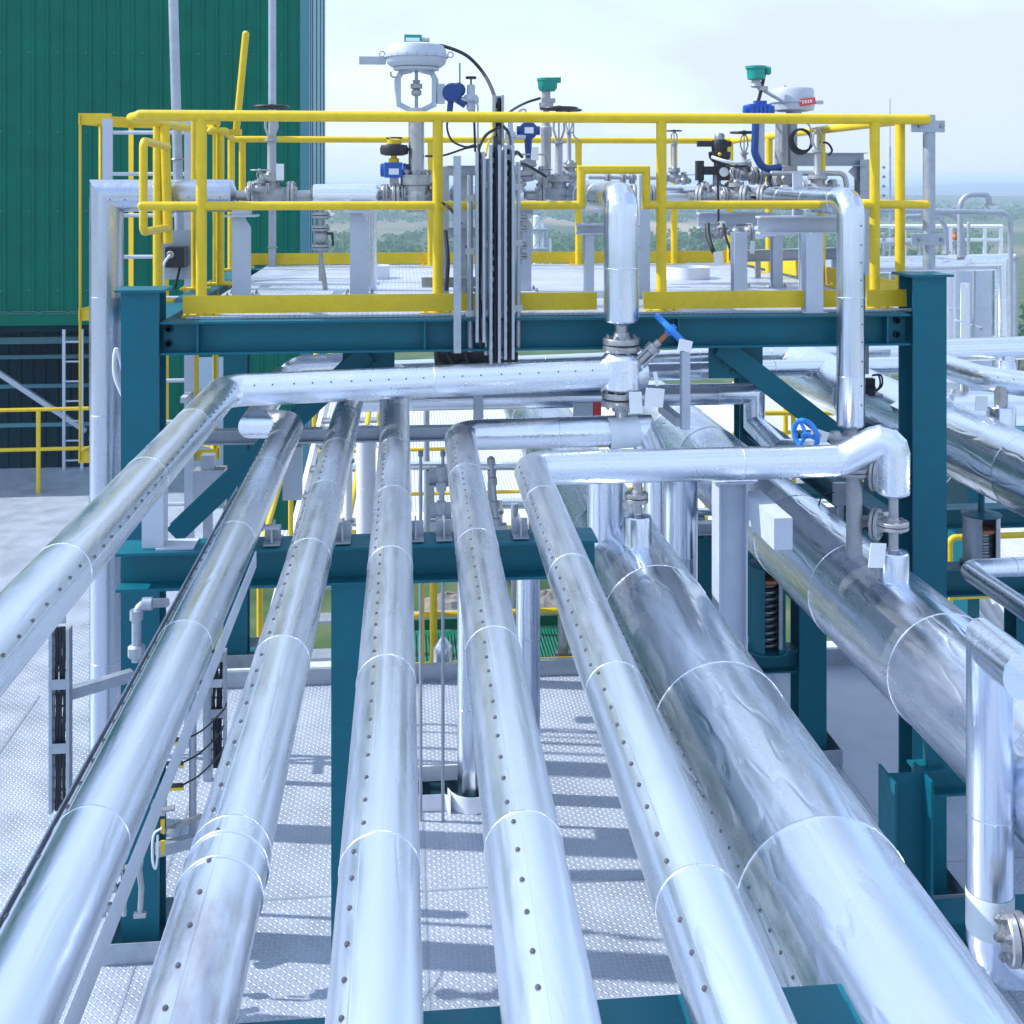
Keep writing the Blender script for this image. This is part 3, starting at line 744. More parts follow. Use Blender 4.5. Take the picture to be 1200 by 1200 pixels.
# ------------------------------------------------------------------ caged ladder
YL = 8.75
t = thing('caged_ladder', 'pale grey ladder with yellow safety cage at the left of the platform', 'ladder', (X_at(172, YL), YL, 0))
l0, l1 = X_at(126, YL), X_at(222, YL); lc = (l0 + l1) / 2
for x in (l0, l1): MB().bx(x - .035, x + .035, YL - .012, YL + .012, .03, 4.6).build('stringer', M['grey'], t)
z = .3
while z < 4.55:
    MB().cyl((l0 + .036, YL, z), (l1 - .036, YL, z), .014, n=8).build('rung', M['grey'], t); z += .3
def hoop(z, w=.08):
    m = MB(); n = 26; pts = []
    for k in range(n + 1):
        a = PI * k / n
        pts.append(V((lc - .5 * math.cos(a) * (1.0), YL + .02 + .62 * math.sin(a), z)))
    pts = [V((l0 + .02, YL + .014, z))] + pts + [V((l1 - .02, YL + .014, z))]
    m2 = MB()
    for p in pts:
        c = V((lc, YL + .15, z)); d = (p - c); d.z = 0; d.normalize()
        m2.v += [p + V((0, 0, -w / 2)), p + V((0, 0, w / 2)), p + V((0, 0, w / 2)) - d * .008, p + V((0, 0, -w / 2)) - d * .008]; m2.seg += [0] * 4
    k = len(pts)
    for i in range(k - 1):
        for j in range(4): m2.f.append((i * 4 + j, i * 4 + (j + 1) % 4, (i + 1) * 4 + (j + 1) % 4, (i + 1) * 4 + j))
    m2.build('hoop', M['yellow'], t, 30)
for z in (2.15, 3.18, 4.60): hoop(z)
for k in range(7):
    a = PI * (k + .0) / 6; x = lc - .488 * math.cos(a); y = YL + .02 + .605 * math.sin(a)
    m = MB(); m.box((x, y, 3.375), (.045, .008, 2.5), Matrix.Rotation(a - PI / 2, 3, 'Z') if 0 < k < 6 else Matrix.Rotation(PI / 2, 3, 'Z')); m.build('cage_bar', M['yellow'], t)
for z in (1.0, 2.6, 4.0):
    for x in (l0, l1): MB().bx(x - .02, x + .02, YL - .25, YL - .0125, z - .02, z + .02).build('bracket', M['grey'], t)

# ------------------------------------------------------------------ poles and boxes by the ladder
def pole(label, px, py0, Y, z1, r, lean=0, group=None):
    p = aty(px, py0, Y); t = thing('conduit_pole', label, 'pole', tuple(p), group)
    MB().cyl(p, (p.x + lean, p.y, z1), r, n=14).build('pole', M['galv'], t)
    for z in (p.z + .3, 4.3):
        MB().torus((p.x + lean * (z - p.z) / (z1 - p.z), p.y, z), UP, r + .004, .008, 16, 6).build('clamp', M['bolt'], t)
    return t
pole('galvanised conduit pole rising from the black box on the ladder side', 211, 296, 8.35, 5.9, .033, -.06, 'tall conduit poles')
pole('galvanised conduit pole standing behind the valve with the white sheet tag', 319, 330, 10.46, 6.4, .034, 0, 'tall conduit poles')
p = aty(206, 301, 8.25)
t = thing('junction_box', 'black junction box on a grey plate with two white cables', 'box', tuple(p))
MB().bx(p.x - .11, p.x + .09, p.y + .065, p.y + .075, p.z - .16, p.z + .18).build('back_plate', M['galv'], t)
MB().bx(p.x - .06, p.x + .07, p.y - .06, p.y + .064, p.z - .07, p.z + .07).build('housing', M['black'], t)
m = MB(); m.lathe([(.02, 0), (.022, .02)], (p.x - .02, p.y - .06, p.z + .02), -YA, 12); m.torus((p.x - .02, p.y - .085, p.z + .02), YA, .02, .006, 14, 6); m.build('gland', M['bare'], t)
cable('', [(p.x - .02, p.y - .09, p.z + .02), (p.x - .06, p.y - .1, p.z - .05), (p.x - .07, p.y - .06, p.z - .2)], .009, None, 'lead', 'white', t)
cable('', [(p.x + .03, p.y - .01, p.z - .07), (p.x + .02, p.y - .03, p.z - .13), (p.x - .005, p.y - .02, p.z - .22)], .009, None, 'lead', 'black', t)
# white conduit with a hooked cable on the column side
x = X_at(149, 6.9)
t = thing('column_conduit', 'white conduit with a hooked cable beside the left teal column', 'conduit', (x, 6.9, .1))
MB().cyl((x, 6.9, .05), (x, 6.9, 2.72), .016, n=10).build('tube', M['white'], t)
for z in (2.68, 2.15, 1.4): MB().lathe([(.024, 0), (.024, .06)], (x, 6.9, z), UP, 10).build('collar', M['bare'], t)
cable('', [(x, 6.9, 2.72), (x + .005, 6.88, 2.95), (x - .05, 6.87, 3.19), (x - .06, 6.87, 3.05), (x + .0, 6.86, 2.9)], .013, None, 'cable_loop', 'white', t)
# galvanised lamp pole clamped above the right column
x = X_at(1087, 6.82)
t = thing('clamped_post', 'galvanised tube post clamped by brackets above the right teal column', 'post', (x, 6.82, 3.6))
MB().cyl((x, 6.8, 3.62), (x, 6.8, ZT + .03), .036, n=16).build('tube', M['galv'], t)
for z in (ZT - .04, 3.80):
    m = MB(); m.bx(x - .13, x + .075, 6.75, 6.762, z - .035, z + .035); m.bx(x - .13, x + .075, 6.762, 6.80, z + .029, z + .035); m.build('bracket', M['galv'], t, 0)
    m = MB()
    for dx in (-.08, .055): m.lathe([(.012, 0), (.012, .012)], (x + dx, 6.75, z), -YA, 6)
    m.build('bolts', M['bolt'], t)

# ------------------------------------------------------------------ header line on the platform
pl = lambda px, py=229, Y=HY: aty(px, py, Y)
mm = lambda n, Y=HY: n * Y * 1.0 / FPX
xq = lambda px: X_at(px, HY)
t = thing('header_pipe', 'bare grey pipe joining the valves of the header line on the platform', 'pipe', (xq(420), HY, HZ))
for a, b in ((274, 295), (344, 372), (442, 470), (508, 534), (610, 640)):
    MB().cyl((xq(a), HY, HZ), (xq(b), HY, HZ), .034, n=20).build('spool', M['bare'], t)
clad('insulated_spool', 'short fat insulated spool between the sheet tagged valve and the control valve', [(xq(369), HY, HZ), (xq(441), HY, HZ)], .075, 'alu_x', 0, 2, 168, .1, 'short insulated spools on the header', cones=((0, .034), (1, .034)))
clad('insulated_spool', 'insulated spool hidden behind the vertical cable trays', [(xq(533), HY, HZ), (xq(611), HY, HZ)], .075, 'alu_x', 0, 2, 168, .1, 'short insulated spools on the header', cones=((0, .034), (1, .034)))
gate_valve('tall gate valve in front of the green building with a white sheet tag', (xq(318), HY, HZ + .01), XA, .042, .56, .11, neck=.62)
t = thing('sheet_tag', 'white sheet tag stuck on the tall gate valve by the green building', 'tag', tuple(pl(328, 201, 7.74)))
p = pl(328, 201, 7.72); MB().bx(p.x - .024, p.x + .026, p.y - .001, p.y + .001, p.z - .055, p.z + .05).build('sheet', M['paper'], t, 0)
gate_valve('small grey valve with a tiny handwheel left of the tall gate valve', pl(304, 221, 7.7), XA, .018, .115, .055, body='cast', wmat='cast', neck=.3)
def pedestal(label, px, Y, ztop, w=.12, plate=.2, mat='grey', group='pale pipe stands on the platform', base=.2):
    x = X_at(px, Y); t = thing('pipe_stand', label, 'pipe support', (x, Y, ZP), group)
    m = MB(); m.prism([(-w / 2, 0), (w / 2, 0), (w / 2, ztop - ZP - .09), (w * .1, ztop - ZP - .012), (-w / 2, ztop - ZP - .012)], (x, Y - .005, ZP + .009), (x, Y + .005, ZP + .009), UP); m.build('web_plate', M[mat], t, 0)
    m = MB(); m.bx(x + w * .0, x + w * .08, Y + .006, Y + .12, ZP + .009, ztop - .012); m.build('rib', M[mat], t, 0)
    MB().bx(x - plate / 2, x + plate / 2, Y - .08, Y + .14, ztop - .0115, ztop).build('top_plate', M[mat], t, 0)
    MB().bx(x - plate * .28, x + plate * .28, Y - .05, Y + .1, ztop + .0005, ztop + .05).build('shoe', M[mat], t, 0)
    MB().bx(x - base / 2, x + base / 2, Y - .09, Y + .15, ZP + .001, ZP + .0085).build('base_plate', M[mat], t, 0)
    m = MB()
    for sx in (-1, 1):
        for yy in (-.07, .13): m.lathe([(.012, 0), (.012, .012), (.006, .013), (.006, .025)], (x + sx * base * .4, Y + yy, ZP + .0085), UP, 6)
    m.build('bolts', M['bolt'], t, 0)
    return t
pedestal('pale pipe stand under the fat pipe near the left corner', 283, HY - .05, HZ - .125)
pedestal('pale pipe stand under the insulated spool', 421, HY - .05, HZ - .1)
pedestal('pale pipe stand right of the cable trays', 614, HY + .1, HZ - .12, .1)
x = xq(436); t = thing('deck_drain_pipe', 'short bright pipe rising through a white ring left of the cable trays', 'pipe', (x, HY + .35, ZP))
MB().cyl((x - .03, HY + .35, ZP), (x - .03, HY + .35, HZ - .02), .055, n=24).build('pipe', M['alu_z'], t)
def ring_collar(label, px, py, RR, h, Y=None):
    p = aty(px, py, Y) if Y else atz(px, py, ZP)
    t = thing('floor_collar', label, 'collar', (p.x, p.y, ZP), 'white ring collars on the platform floor')
    MB().lathe([(RR, 0.001), (RR, h), (RR - .008, h), (RR - .008, .001)], (p.x, p.y, ZP), UP, 36, False).build('ring', M['white'], t)
ring_collar('white ring collar round the pipe under the insulated spool', 437, 326, .13, .1); ring_collar('white ring collar in front of the rear toe board right of the middle riser', 806, 326, .17, .09)
# drain valve hanging from the header
t = thing('drain_valve', 'bare drain valve string hanging below the insulated spool', 'valve', tuple(pl(376, 240)))
x = xq(376)
MB().cyl((x, HY, HZ - .07), (x, HY, HZ - .56), .014, n=12).build('pipe', M['bare'], t)
for z in (.13, .215, .34): flange_pair(t, (x, HY, HZ - z), UP, .018, .06, .018, 4, 'cast')
m = MB(); m.ball((x, HY, HZ - .275), .05, 16, 1.05); m.build('body', M['cast'], t)
m = MB(); m.sweep([(x + .04, HY, HZ - .25), (x + .075, HY - .01, HZ - .25), (x + .08, HY - .01, HZ - .33)], .008, 8); m.build('lever', M['black'], t)
m = MB(); m.cyl((x, HY, HZ - .4), (x + .03, HY, HZ - .62), .017, n=12); m.build('outlet', M['bare'], t)

# ------------------------------------------------------------------ diaphragm control valve
x = xq(488); c = V((x, HY, HZ))
t = thing('control_valve', 'tall control valve with a big silver mushroom actuator against the sky', 'control valve', tuple(c))
m = MB(); m.lathe([(.034, -.13), (.05, -.07), (.085, -.03), (.095, .0), (.085, .03), (.05, .07), (.034, .13)], c, XA, 24); m.lathe([(.085, 0), (.09, .06), (.105, .07), (.105, .1)], c, UP, 24); m.lathe([(.0, -.12), (.06, -.11), (.09, -.02)], c, UP, 24); m.build('body', M['bare'], t)
for s in (-1, 1): flange_pair(t, c + XA * s * .135, XA, .034, .085, .024, 8, 'cast')
m = MB(); m.lathe([(.105, .101), (.105, .135), (.06, .14), (.052, .17), (.052, .5), (.058, .505), (.058, .56), (.05, .565)], c, UP, 24); m.build('bonnet', M['bare'], t)
m = MB(); bolts(m, c + UP * .12, UP, .088, 8, .011, .1); m.build('bolts', M['bolt'], t)
yk = MB()
for s in (-1, 1):
    yk.sweep([c + V((s * .045, 0, .565)), c + V((s * .115, 0, .60)), c + V((s * .128, 0, .70)), c + V((s * .128, 0, .76)), c + V((s * .10, 0, .81)), c + V((s * .03, 0, .825))], .018, 10)
    yk.bx(c.x + s * .115 - .014, c.x + s * .115 + .014, c.y - .03, c.y + .03, c.z + .585, c.z + .80)
yk.lathe([(.15, .825), (.15, .842)], c, UP, 24); yk.lathe([(.06, .555), (.06, .575)], c, UP, 24)
yk.build('yoke', M['grey'], t)
m = MB(); m.cyl(c + UP * .57, c + UP * .83, .012, n=10); m.lathe([(.022, .655), (.034, .665), (.034, .69), (.02, .7), (.04, .705), (.04, .735), (.02, .74), (.028, .76)], c, UP, 14); m.build('stem_coupling', M['cast'], t)
m = MB(); m.lathe([(.05, .843), (.165, .846), (.19, .865), (.198, .89), (.2, .905), (.212, .907), (.212, .914)], c, UP, 40); m.lathe([(.212, .9145), (.212, .922), (.2, .924), (.196, .955), (.18, .985), (.14, .998), (0, 1.002)], c, UP, 40); m.build('actuator_casing', M['grey'], t)
m = MB(); bolts(m, c + UP * .914, UP, .206, 20, .004, .02)
for s in (-1, 1): m.torus(c + V((s * .225, 0, .93)), YA, .018, .004, 14, 6)
m.build('casing_bolts', M['bolt'], t)
m = MB(); m.bx(c.x - .375, c.x - .2, c.y - .02, c.y + .02, c.z + .862, c.z + .912); m.build('bracket_arm', M['galv'], t)
m = MB(); m.bx(c.x - .08, c.x + .035, c.y - .05, c.y + .05, c.z + 1.004, c.z + 1.055); m.build('transmitter_box', M['mint'], t)
MB().bx(c.x - .07, c.x + .02, c.y - .052, c.y - .0505, c.z + 1.012, c.z + 1.034).build('name_plate', M['white'], t)
m = MB(); m.lathe([(.02, 0), (.02, .05)], c + V((.036, 0, 1.022)), XA, 10); m.build('gland', M['bare'], t)
pz = pl(530, 109)
m = MB(); m.lathe([(.04, -.06), (.062, -.05), (.066, .03), (.055, .05), (.03, .055)], pz, -YA, 22); m.ball(pz + V((.04, 0, .02)), .05, 14); m.cyl(pz + V((.03, 0, -.04)), pz + V((.09, 0, -.08)), .025, n=12); m.cyl(pz + V((-.01, 0, -.05)), pz + V((-.02, 0, -.16)), .02, n=12); m.build('positioner', M['navy'], t)
m = MB(); m.bx(pz.x - .1, pz.x - .05, pz.y - .02, pz.y + .05, pz.z - .07, pz.z + .06); m.build('positioner_bracket', M['grey'], t)
MB().cyl(pz + V((.05, 0, .06)), pz + V((.05, 0, .2)), .006, n=8).build('vent_tube', M['bolt'], t)
p = pl(552, 112)
t = thing('air_regulator', 'small pale air regulator with a black knob beside the mushroom actuator', 'regulator', tuple(p))
m = MB(); m.lathe([(.012, -.11), (.03, -.09), (.03, -.05), (.045, -.04), (.045, 0), (.028, .01), (.026, .07), (.01, .075)], p, UP, 16); m.cyl(p + V((-.07, 0, -.03)), p + V((.05, 0, -.03)), .022, n=12); m.build('body', M['grey'], t)
m = MB(); m.cyl(p + UP * .075, p + UP * .115, .006, n=8); m.lathe([(.035, .11), (.037, .118), (.035, .126)], p, UP, 16); m.build('knob', M['black'], t)
cable('black cable arching from the mushroom actuator to the cable tray', [pl(507, 53), pl(523, 55), pl(548, 66), pl(568, 88), pl(580, 115, 7.3), pl(585, 150, 6.9), pl(586, 200, 6.62)], .012, 'black instrument cables on the platform')
cable('thin black cable looping down from the blue positioner', [pl(526, 132), pl(524, 150), pl(530, 165), pl(545, 172), pl(556, 170)], .007, 'black instrument cables on the platform')
cable('black cable hanging from the small air regulator', [pl(555, 122), pl(556, 150), pl(557, 178)], .008, 'black instrument cables on the platform')
cable('black cable from the blue shutoff actuator to the cable trays', [pl(498, 183), pl(520, 182), pl(545, 174), pl(562, 171)], .007, 'black instrument cables on the platform')
# pneumatic shutoff valve in black and blue
p = pl(462, 226)
t = thing('shutoff_valve', 'small shutoff valve with blue actuator under a black switch box', 'valve', tuple(p))
m = MB(); m.ball(p, .05, 16); m.cyl(p, p + UP * .08, .022, n=12); m.bx(p.x - .03, p.x + .03, p.y - .03, p.y + .03, p.z + .05, p.z + .1); m.build('body', M['cast'], t)
for s in (-1, 1): flange_pair(t, p + XA * s * .06, XA, .034, .06, .016, 6, 'cast')
m = MB(); m.bx(p.x - .065, p.x + .055, p.y - .05, p.y + .05, p.z + .1, p.z + .2)
for s in (-1, 1): m.lathe([(.045, 0), (.045, .02), (.03, .025)], (p.x - .005 + s * .062, p.y, p.z + .15), (s, 0, 0), 16)
m.build('actuator', M['blue'], t)
MB().bx(p.x - .035, p.x + .03, p.y - .053, p.y - .0505, p.z + .12, p.z + .16).build('name_plate', M['white'], t)
m = MB(); m.lathe([(.035, .2), (.035, .225), (.02, .23), (.02, .245)], p + XA * -.002, UP, 14); m.build('indicator', M['yellow'], t)
m = MB(); m.lathe([(.06, .245), (.09, .255), (.095, .29), (.085, .315), (.04, .32)], p, UP, 20); m.bx(p.x + .06, p.x + .1, p.y - .03, p.y + .03, p.z + .12, p.z + .19); m.build('switch_box', M['black'], t)
m = MB(); m.lathe([(.05, .321), (.05, .345), (.03, .36), (.01, .362)], p, UP, 14); m.build('beacon', M['yellow'], t)
m = MB(); m.torus(p + UP * .362, UP, .05, .006, 16, 6); m.bx(p.x - .05, p.x + .05, p.y - .004, p.y + .004, p.z + .358, p.z + .366); m.build('guard_ring', M['black'], t)

# ------------------------------------------------------------------ vertical cable trays in front of the rail
GT = 'vertical steel trays and struts in front of the rail'
def tray(label, pxa, pxb, pya, pyb, Y, cables, kind='tray', dark=True):
    xa, xb = X_at(pxa, Y), X_at(pxb, Y); za, zb_ = Z_at((pxa + pxb) / 2, pya, Y), Z_at((pxa + pxb) / 2, pyb, Y)
    t = thing('cable_tray', label, 'cable tray', ((xa + xb) / 2, Y, zb_), GT)
    w = xb - xa; m = MB()
    if kind == 'tray':
        m.bx(xa, xa + .015, Y - .05, Y + .02, zb_, za); m.bx(xb - .015, xb, Y - .05, Y + .02, zb_, za)
        m.build('side_rail', M['galv'], t, 0)
        m = MB(); m.bx(xa + .0125, xb - .0125, Y + .012, Y + .018, zb_, za); m.build('web', M['galv'], t, 0)
        h = MB(); z = zb_ + .05
        while z < za - .03:
            h.bx(xa + .02, xa + .032, Y + .0095, Y + .0125, z, z + .03); h.bx(xb - .032, xb - .02, Y + .0095, Y + .0125, z, z + .03); z += .06
        h.build('slots', M['black'], t, 0)
    else:
        m.chan((xa + w / 2, Y, zb_), (xa + w / 2, Y, za), w, .04, .004, YA); m.build('channel', M['galv'], t, 0)
    for k in range(cables):
        x = xa + .018 + (w - .036) * ((.56 if cables > 1 else .3) + .42 * (k + .5) / max(1, cables))
        pts = []; z = zb_ - .03
        while z < za + .06:
            pts.append((x + random.uniform(-.006, .006), Y - .004 - (k % 2) * .012 + random.uniform(-.004, .004), z)); z += .16
        cable('', pts, .0085 if dark else .007, None, 'cable', 'rubber', t)
    return t
YTR = 6.50
tray('wide plain galvanised post strip left of the cable trays', 534, 546, 183, 413, YTR, 0, 'bar')
tray('perforated strut with one thin cable beside the plain strip', 557, 568, 178, 400, YTR, 1, 'tray', False)
tray('cable tray packed with black cables, the first of the two', 573, 586, 170, 424, YTR, 3)
tray('cable tray packed with black cables next to the middle of the rail', 590, 602, 170, 420, YTR, 3)
tray('short upper cable tray sticking up above the top rail', 577, 590, 112, 172, 6.95, 3)
t = thing('strut_rack', 'galvanised strut frame standing behind the cable trays', 'strut frame', (X_at(560, 7.1), 7.1, ZP))
for a in (526, 548, 606): MB().chan((X_at(a, 7.1), 7.1, ZP + .01), (X_at(a, 7.1), 7.1, Z_at(a, 195, 7.1)), .05, .04, .004, YA).build('post', M['galv'], t, 0)
for z in (200, 272, 330): MB().chan((X_at(494 if z == 330 else 524, 7.06), 7.06, Z_at(550, z, 7.06)), (X_at(606, 7.06), 7.06, Z_at(550, z, 7.06)), .06, .04, .004).build('cross_strut', M['galv'], t, 0)
for a, y0, y1 in ((548, 288, 345), (522, 270, 340)):
    cable('black cable drooping behind the trays at the floor' if a == 548 else 'black cable hanging beside the second front post', [aty(a, y0, 6.95), aty(a + 3, (y0 + y1) / 2, 6.9), aty(a + 1, y1, 6.95)], .016 if a == 548 else .012, 'black instrument cables on the platform')
cable('black cable crossing to the perforated strut by the toe board', [aty(545, 331, 6.85), aty(556, 340, 6.7), aty(562, 350, 6.52), aty(563, 372, 6.47)], .009, 'black instrument cables on the platform')
cable('yellow and green earth wire at the head of the cable trays', [aty(576, 145, 6.9), aty(577, 158, 6.8), aty(571, 170, 6.6), aty(569, 182, 6.5)], .008, None, 'earth_wire', 'yellow')
# ------------------------------------------------------------------ middle and right valve groups on the platform
gate_valve('tall gate valve with wide black handwheel between the trays and the middle riser', (xq(655), HY, HZ + .01), XA, .04, .56, .12, neck=.6)
t = thing('instrument_stub', 'grey stub pipes with a green head box left of the tall gate valve', 'instrument', tuple(pl(640, 215)))
a = pl(640, 222, 8.1)
m = MB(); m.lathe([(.05, 0), (.034, .06), (.034, .36), (.04, .37), (.04, .43), (.03, .44), (.02, .56), (.05, .57), (.05, .6)], a, UP, 16); m.build('pipe', M['cast'], t)
m = MB(); m.bx(a.x - .03, a.x + .06, a.y - .04, a.y + .04, a.z + .6, a.z + .63); m.cyl(a + UP * .6, a + UP * .7, .03, n=12); m.build('mount', M['cast'], t)
m = MB(); m.lathe([(.05, .68), (.065, .7), (.07, .75), (.075, .752), (.075, .77), (0, .775)], a + XA * .01, UP, 18); m.bx(a.x + .05, a.x + .1, a.y - .03, a.y + .03, a.z + .74, a.z + .775); m.build('head_box', M['mint'], t)
cable('thin black cable from the green head box to the upper tray', [pl(633, 115, 8.1), pl(615, 121, 8), pl(598, 131, 7.5), pl(593, 142, 7.1)], .009, 'black instrument cables on the platform')
gate_valve('slender gate valve with a dark handwheel right behind the tall one', aty(667, 209, 8.3), XA, .024, .48, .085, neck=.68)
p = pl(619, 153, 7.7)
t = thing('round_transmitter', 'dark blue round transmitter with a pale display on a tapering stem', 'transmitter', tuple(p))
m = MB(); m.lathe([(.04, -.04), (.058, -.035), (.062, .0), (.058, .04), (.03, .045)], p, -YA, 22); m.lathe([(.03, -.22), (.018, -.18), (.026, -.06), (.04, -.03)], p, UP, 14); m.cyl(p + XA * -.075, p + XA * .075, .03, n=12); m.build('housing', M['navy'], t)
MB().bx(p.x - .028, p.x + .03, p.y - .0475, p.y - .0455, p.z - .02, p.z + .02).build('display', M['paper'], t)
MB().cyl(p - UP * .21, p - UP * .33, .006, n=8).build('tail_wire', M['white'], t)
gate_valve('low flanged valve under the dark blue round transmitter', pl(619, 205, 7.7), XA, .03, .1, .001, neck=.2)
gate_valve('small flanged valve beside the notch in the mid rail', pl(668, 205, 7.9), XA, .026, .1, .001, neck=.2)
t = thing('bypass_pipe', 'thin grey pipe with a flanged joint running behind the middle riser', 'pipe', tuple(pl(690, 208, 8.6)))
a, b = aty(690, 208, 8.6), aty(800, 209, 8.6)
MB().cyl(a, b, .014, n=12).build('pipe', M['bare'], t)
for px in (712, 730, 741): flange_pair(t, aty(px, 208, 8.6), XA, .014, .05, .016, 4, 'cast')
gate_valve('slim gate valve with a tall pale neck right of the second middle rail post', aty(790, 209, 8.4), XA, .024, .34, .055, neck=.75)
t = thing('rear_header', 'thick insulated line with bare flanges running behind the right valve group', 'pipe', tuple(aty(800, 228, 8.5)))
clad('', '', [aty(768, 229, 8.5), aty(818, 229, 8.5)], .08, 'alu_x', 0, 2, None, parent=t, cones=((0, .04), (1, .04)))
clad('', '', [aty(868, 229, 8.5), aty(905, 229, 8.5)], .08, 'alu_x', 0, 2, None, parent=t, cones=((0, .04), (1, .04)))
clad('', '', [aty(912, 230, 8.5), aty(946, 230, 8.5)], .08, 'alu_x', 0, 2, None, parent=t, cones=((0, .04), (1, .04)))
MB().cyl(aty(690, 229, 8.5), aty(985, 231, 8.5), .04, n=18).build('spool', M['bare'], t)
for px in (744, 752, 762, 822, 831, 858, 866, 908, 950): flange_pair(t, aty(px, 229, 8.5), XA, .04, .085, .022, 8, 'cast')
p = aty(840, 228, 8.2)
t = thing('rotary_control_valve', 'rotary valve with a black positioner and grey dome cap', 'control valve', tuple(p))
m = MB(); m.ball(p, .085, 18); m.cyl(p, p + UP * .15, .03, n=12); m.build('body', M['cast'], t)
for s in (-1, 1): flange_pair(t, p + XA * s * .1, XA, .045, .095, .024, 8, 'cast')
m = MB(); m.bx(p.x - .1, p.x - .01, p.y - .04, p.y + .04, p.z + .14, p.z + .2); m.bx(p.x - .01, p.x + .08, p.y - .05, p.y + .05, p.z + .1, p.z + .23); m.bx(p.x - .15, p.x - .1, p.y - .03, p.y + .03, p.z + .1, p.z + .24); m.prism([(-.02, 0), (.02, 0), (.012, .2), (-.012, .2)], p + V((-.12, -.03, -.1)), p + V((-.12, .01, -.1)), UP)
m.build('actuator', M['black'], t)
m = MB(); m.lathe([(.03, 0), (.034, .012), (0, .014)], p + V((.035, -.052, .16)), -YA, 18); m.build('gauge', M['paper'], t)
m = MB(); m.lathe([(.05, .23), (.075, .26), (.08, .3), (.055, .31), (.06, .36), (.05, .39)], p + XA * .02, UP, 18); m.bx(p.x - .14, p.x + .1, p.y - .025, p.y + .025, p.z + .34, p.z + .38); m.build('positioner', M['black'], t)
m = MB(); m.lathe([(.036, .39), (.036, .42), (.028, .435), (0, .44)], p + XA * .02, UP, 16); m.build('dome_cap', M['bolt'], t)
m = MB(); m.ball(p + V((.0, -.075, .285)), .014, 10); m.build('indicator', M['yellow'], t)
cable('pale cable drooping from the black positioner to the right', [aty(834, 184, 8.1), aty(850, 189, 8.05), aty(866, 191, 8.1), aty(878, 187, 8.2)], .012, None, 'cable', 'white')
gate_valve('small gate valve with a black handwheel right of the black positioner', aty(863, 229, 8.1), XA, .03, .2, .075, neck=.25)
gate_valve('gate valve with an open yoke and a black handwheel on a vertical branch', aty(872, 205, 8.3), XA, .03, .3, .095, neck=.45)
p = aty(886, 207, 8.25); t = thing('bolted_flanges', 'pair of bolted flanges on a thin cross pipe under the blue actuator', 'flange', tuple(p))
MB().cyl(aty(876, 205, 8.25), aty(912, 203, 8.25), .02, n=12).build('pipe', M['bare'], t)
for px in (882, 891): flange_pair(t, aty(px, 206, 8.25), XA, .02, .065, .018, 6, 'cast')
# second control valve with cylindrical actuator
c = aty(916, 205, 8.2); c.z = HZ + .1
t = thing('spring_control_valve', 'control valve with a pale drum actuator carrying a red plate', 'control valve', tuple(c))
m = MB(); m.ball(c, .075, 18); m.lathe([(.075, -.12), (.07, -.05)], c, UP, 18); m.build('body', M['cast'], t)
for s in (-1, 1): flange_pair(t, c + V((.0, s * .09, 0)), YA, .035, .08, .022, 8, 'cast')
m = MB(); m.lathe([(.075, .04), (.075, .1), (.05, .105), (.045, .42), (.055, .43), (.055, .47)], c, UP, 20); m.bx(c.x + .055, c.x + .105, c.y - .03, c.y + .03, c.z + .06, c.z + .44); m.build('bonnet', M['cast'], t)
m = MB(); m.lathe([(.05, .42), (.09, .43), (.09, .45), (.055, .46), (.05, .6)], c + XA * .09, UP, 18); m.build('column', M['grey'], t)
ac = c + V((.06, 0, .49))
m = MB(); m.lathe([(.1, 0), (.15, .01), (.155, .06), (.165, .062), (.165, .072), (.15, .074), (.15, .15), (.14, .165), (0, .17)], ac + XA * .02, UP, 30); m.build('actuator_drum', M['grey'], t)
m = MB(); m.bx(ac.x + .16, ac.x + .24, ac.y - .02, ac.y + .02, ac.z + .055, ac.z + .08); m.lathe([(.015, .165), (.012, .19)], ac + XA * -.04, UP, 10); m.build('lug', M['grey'], t)
m = MB(); m.box((ac.x + .075, ac.y - .158, ac.z + .062), (.115, .004, .05), Matrix.Rotation(R(-7), 3, 'Y')); m.build('red_plate', M['redlabel'], t, 0)
m = MB()
for k in range(4): m.box((ac.x + .04 + k * .02, ac.y - .1608, ac.z + .059 + k * .0025), (.012, .001, .022), Matrix.Rotation(R(-7), 3, 'Y'))
m.build('plate_lettering', M['paper'], t, 0)
handwheel(t, c + V((-.03, -.1, .44)), UP, .11, .009, 'black')
MB().cyl(c + V((-.03, -.1, .2)), c + V((-.03, -.1, .45)), .014, n=10).build('side_stem', M['cast'], t)
p = aty(889, 129, 8.05)
t = thing('blue_actuator', 'blue finned electric actuator beside the pale drum', 'actuator', tuple(p))
m = MB(); m.bx(p.x - .075, p.x + .075, p.y - .05, p.y + .05, p.z - .05, p.z + .04)
for k in range(5): m.bx(p.x - .07 + k * .03, p.x - .055 + k * .03, p.y - .06, p.y - .0505, p.z - .045, p.z + .035)
for s in (-1, 1): m.lathe([(.035, 0), (.035, .03), (.02, .035)], p + V((s * .0755, 0, 0)), (s, 0, 0), 14)
m.bx(p.x - .03, p.x + .05, p.y - .03, p.y + .03, p.z + .0405, p.z + .065); m.build('housing', M['blue'], t)
m = MB(); m.sweep(fillet([p + V((-.02, 0, -.05)), p + V((-.03, 0, -.3)), p + V((.03, 0, -.42)), p + V((.16, 0, -.4))], .1), .026, 12); m.build('flexible_hose', M['navy'], t)
m = MB(); m.bx(p.x + .0, p.x + .05, p.y + .02, p.y + .03, p.z - .38, p.z - .06); m.build('bracket', M['grey'], t)
p = aty(886, 86, 8.05)
t = thing('green_transmitter', 'green round transmitter head standing highest on the right valve group', 'transmitter', tuple(p))
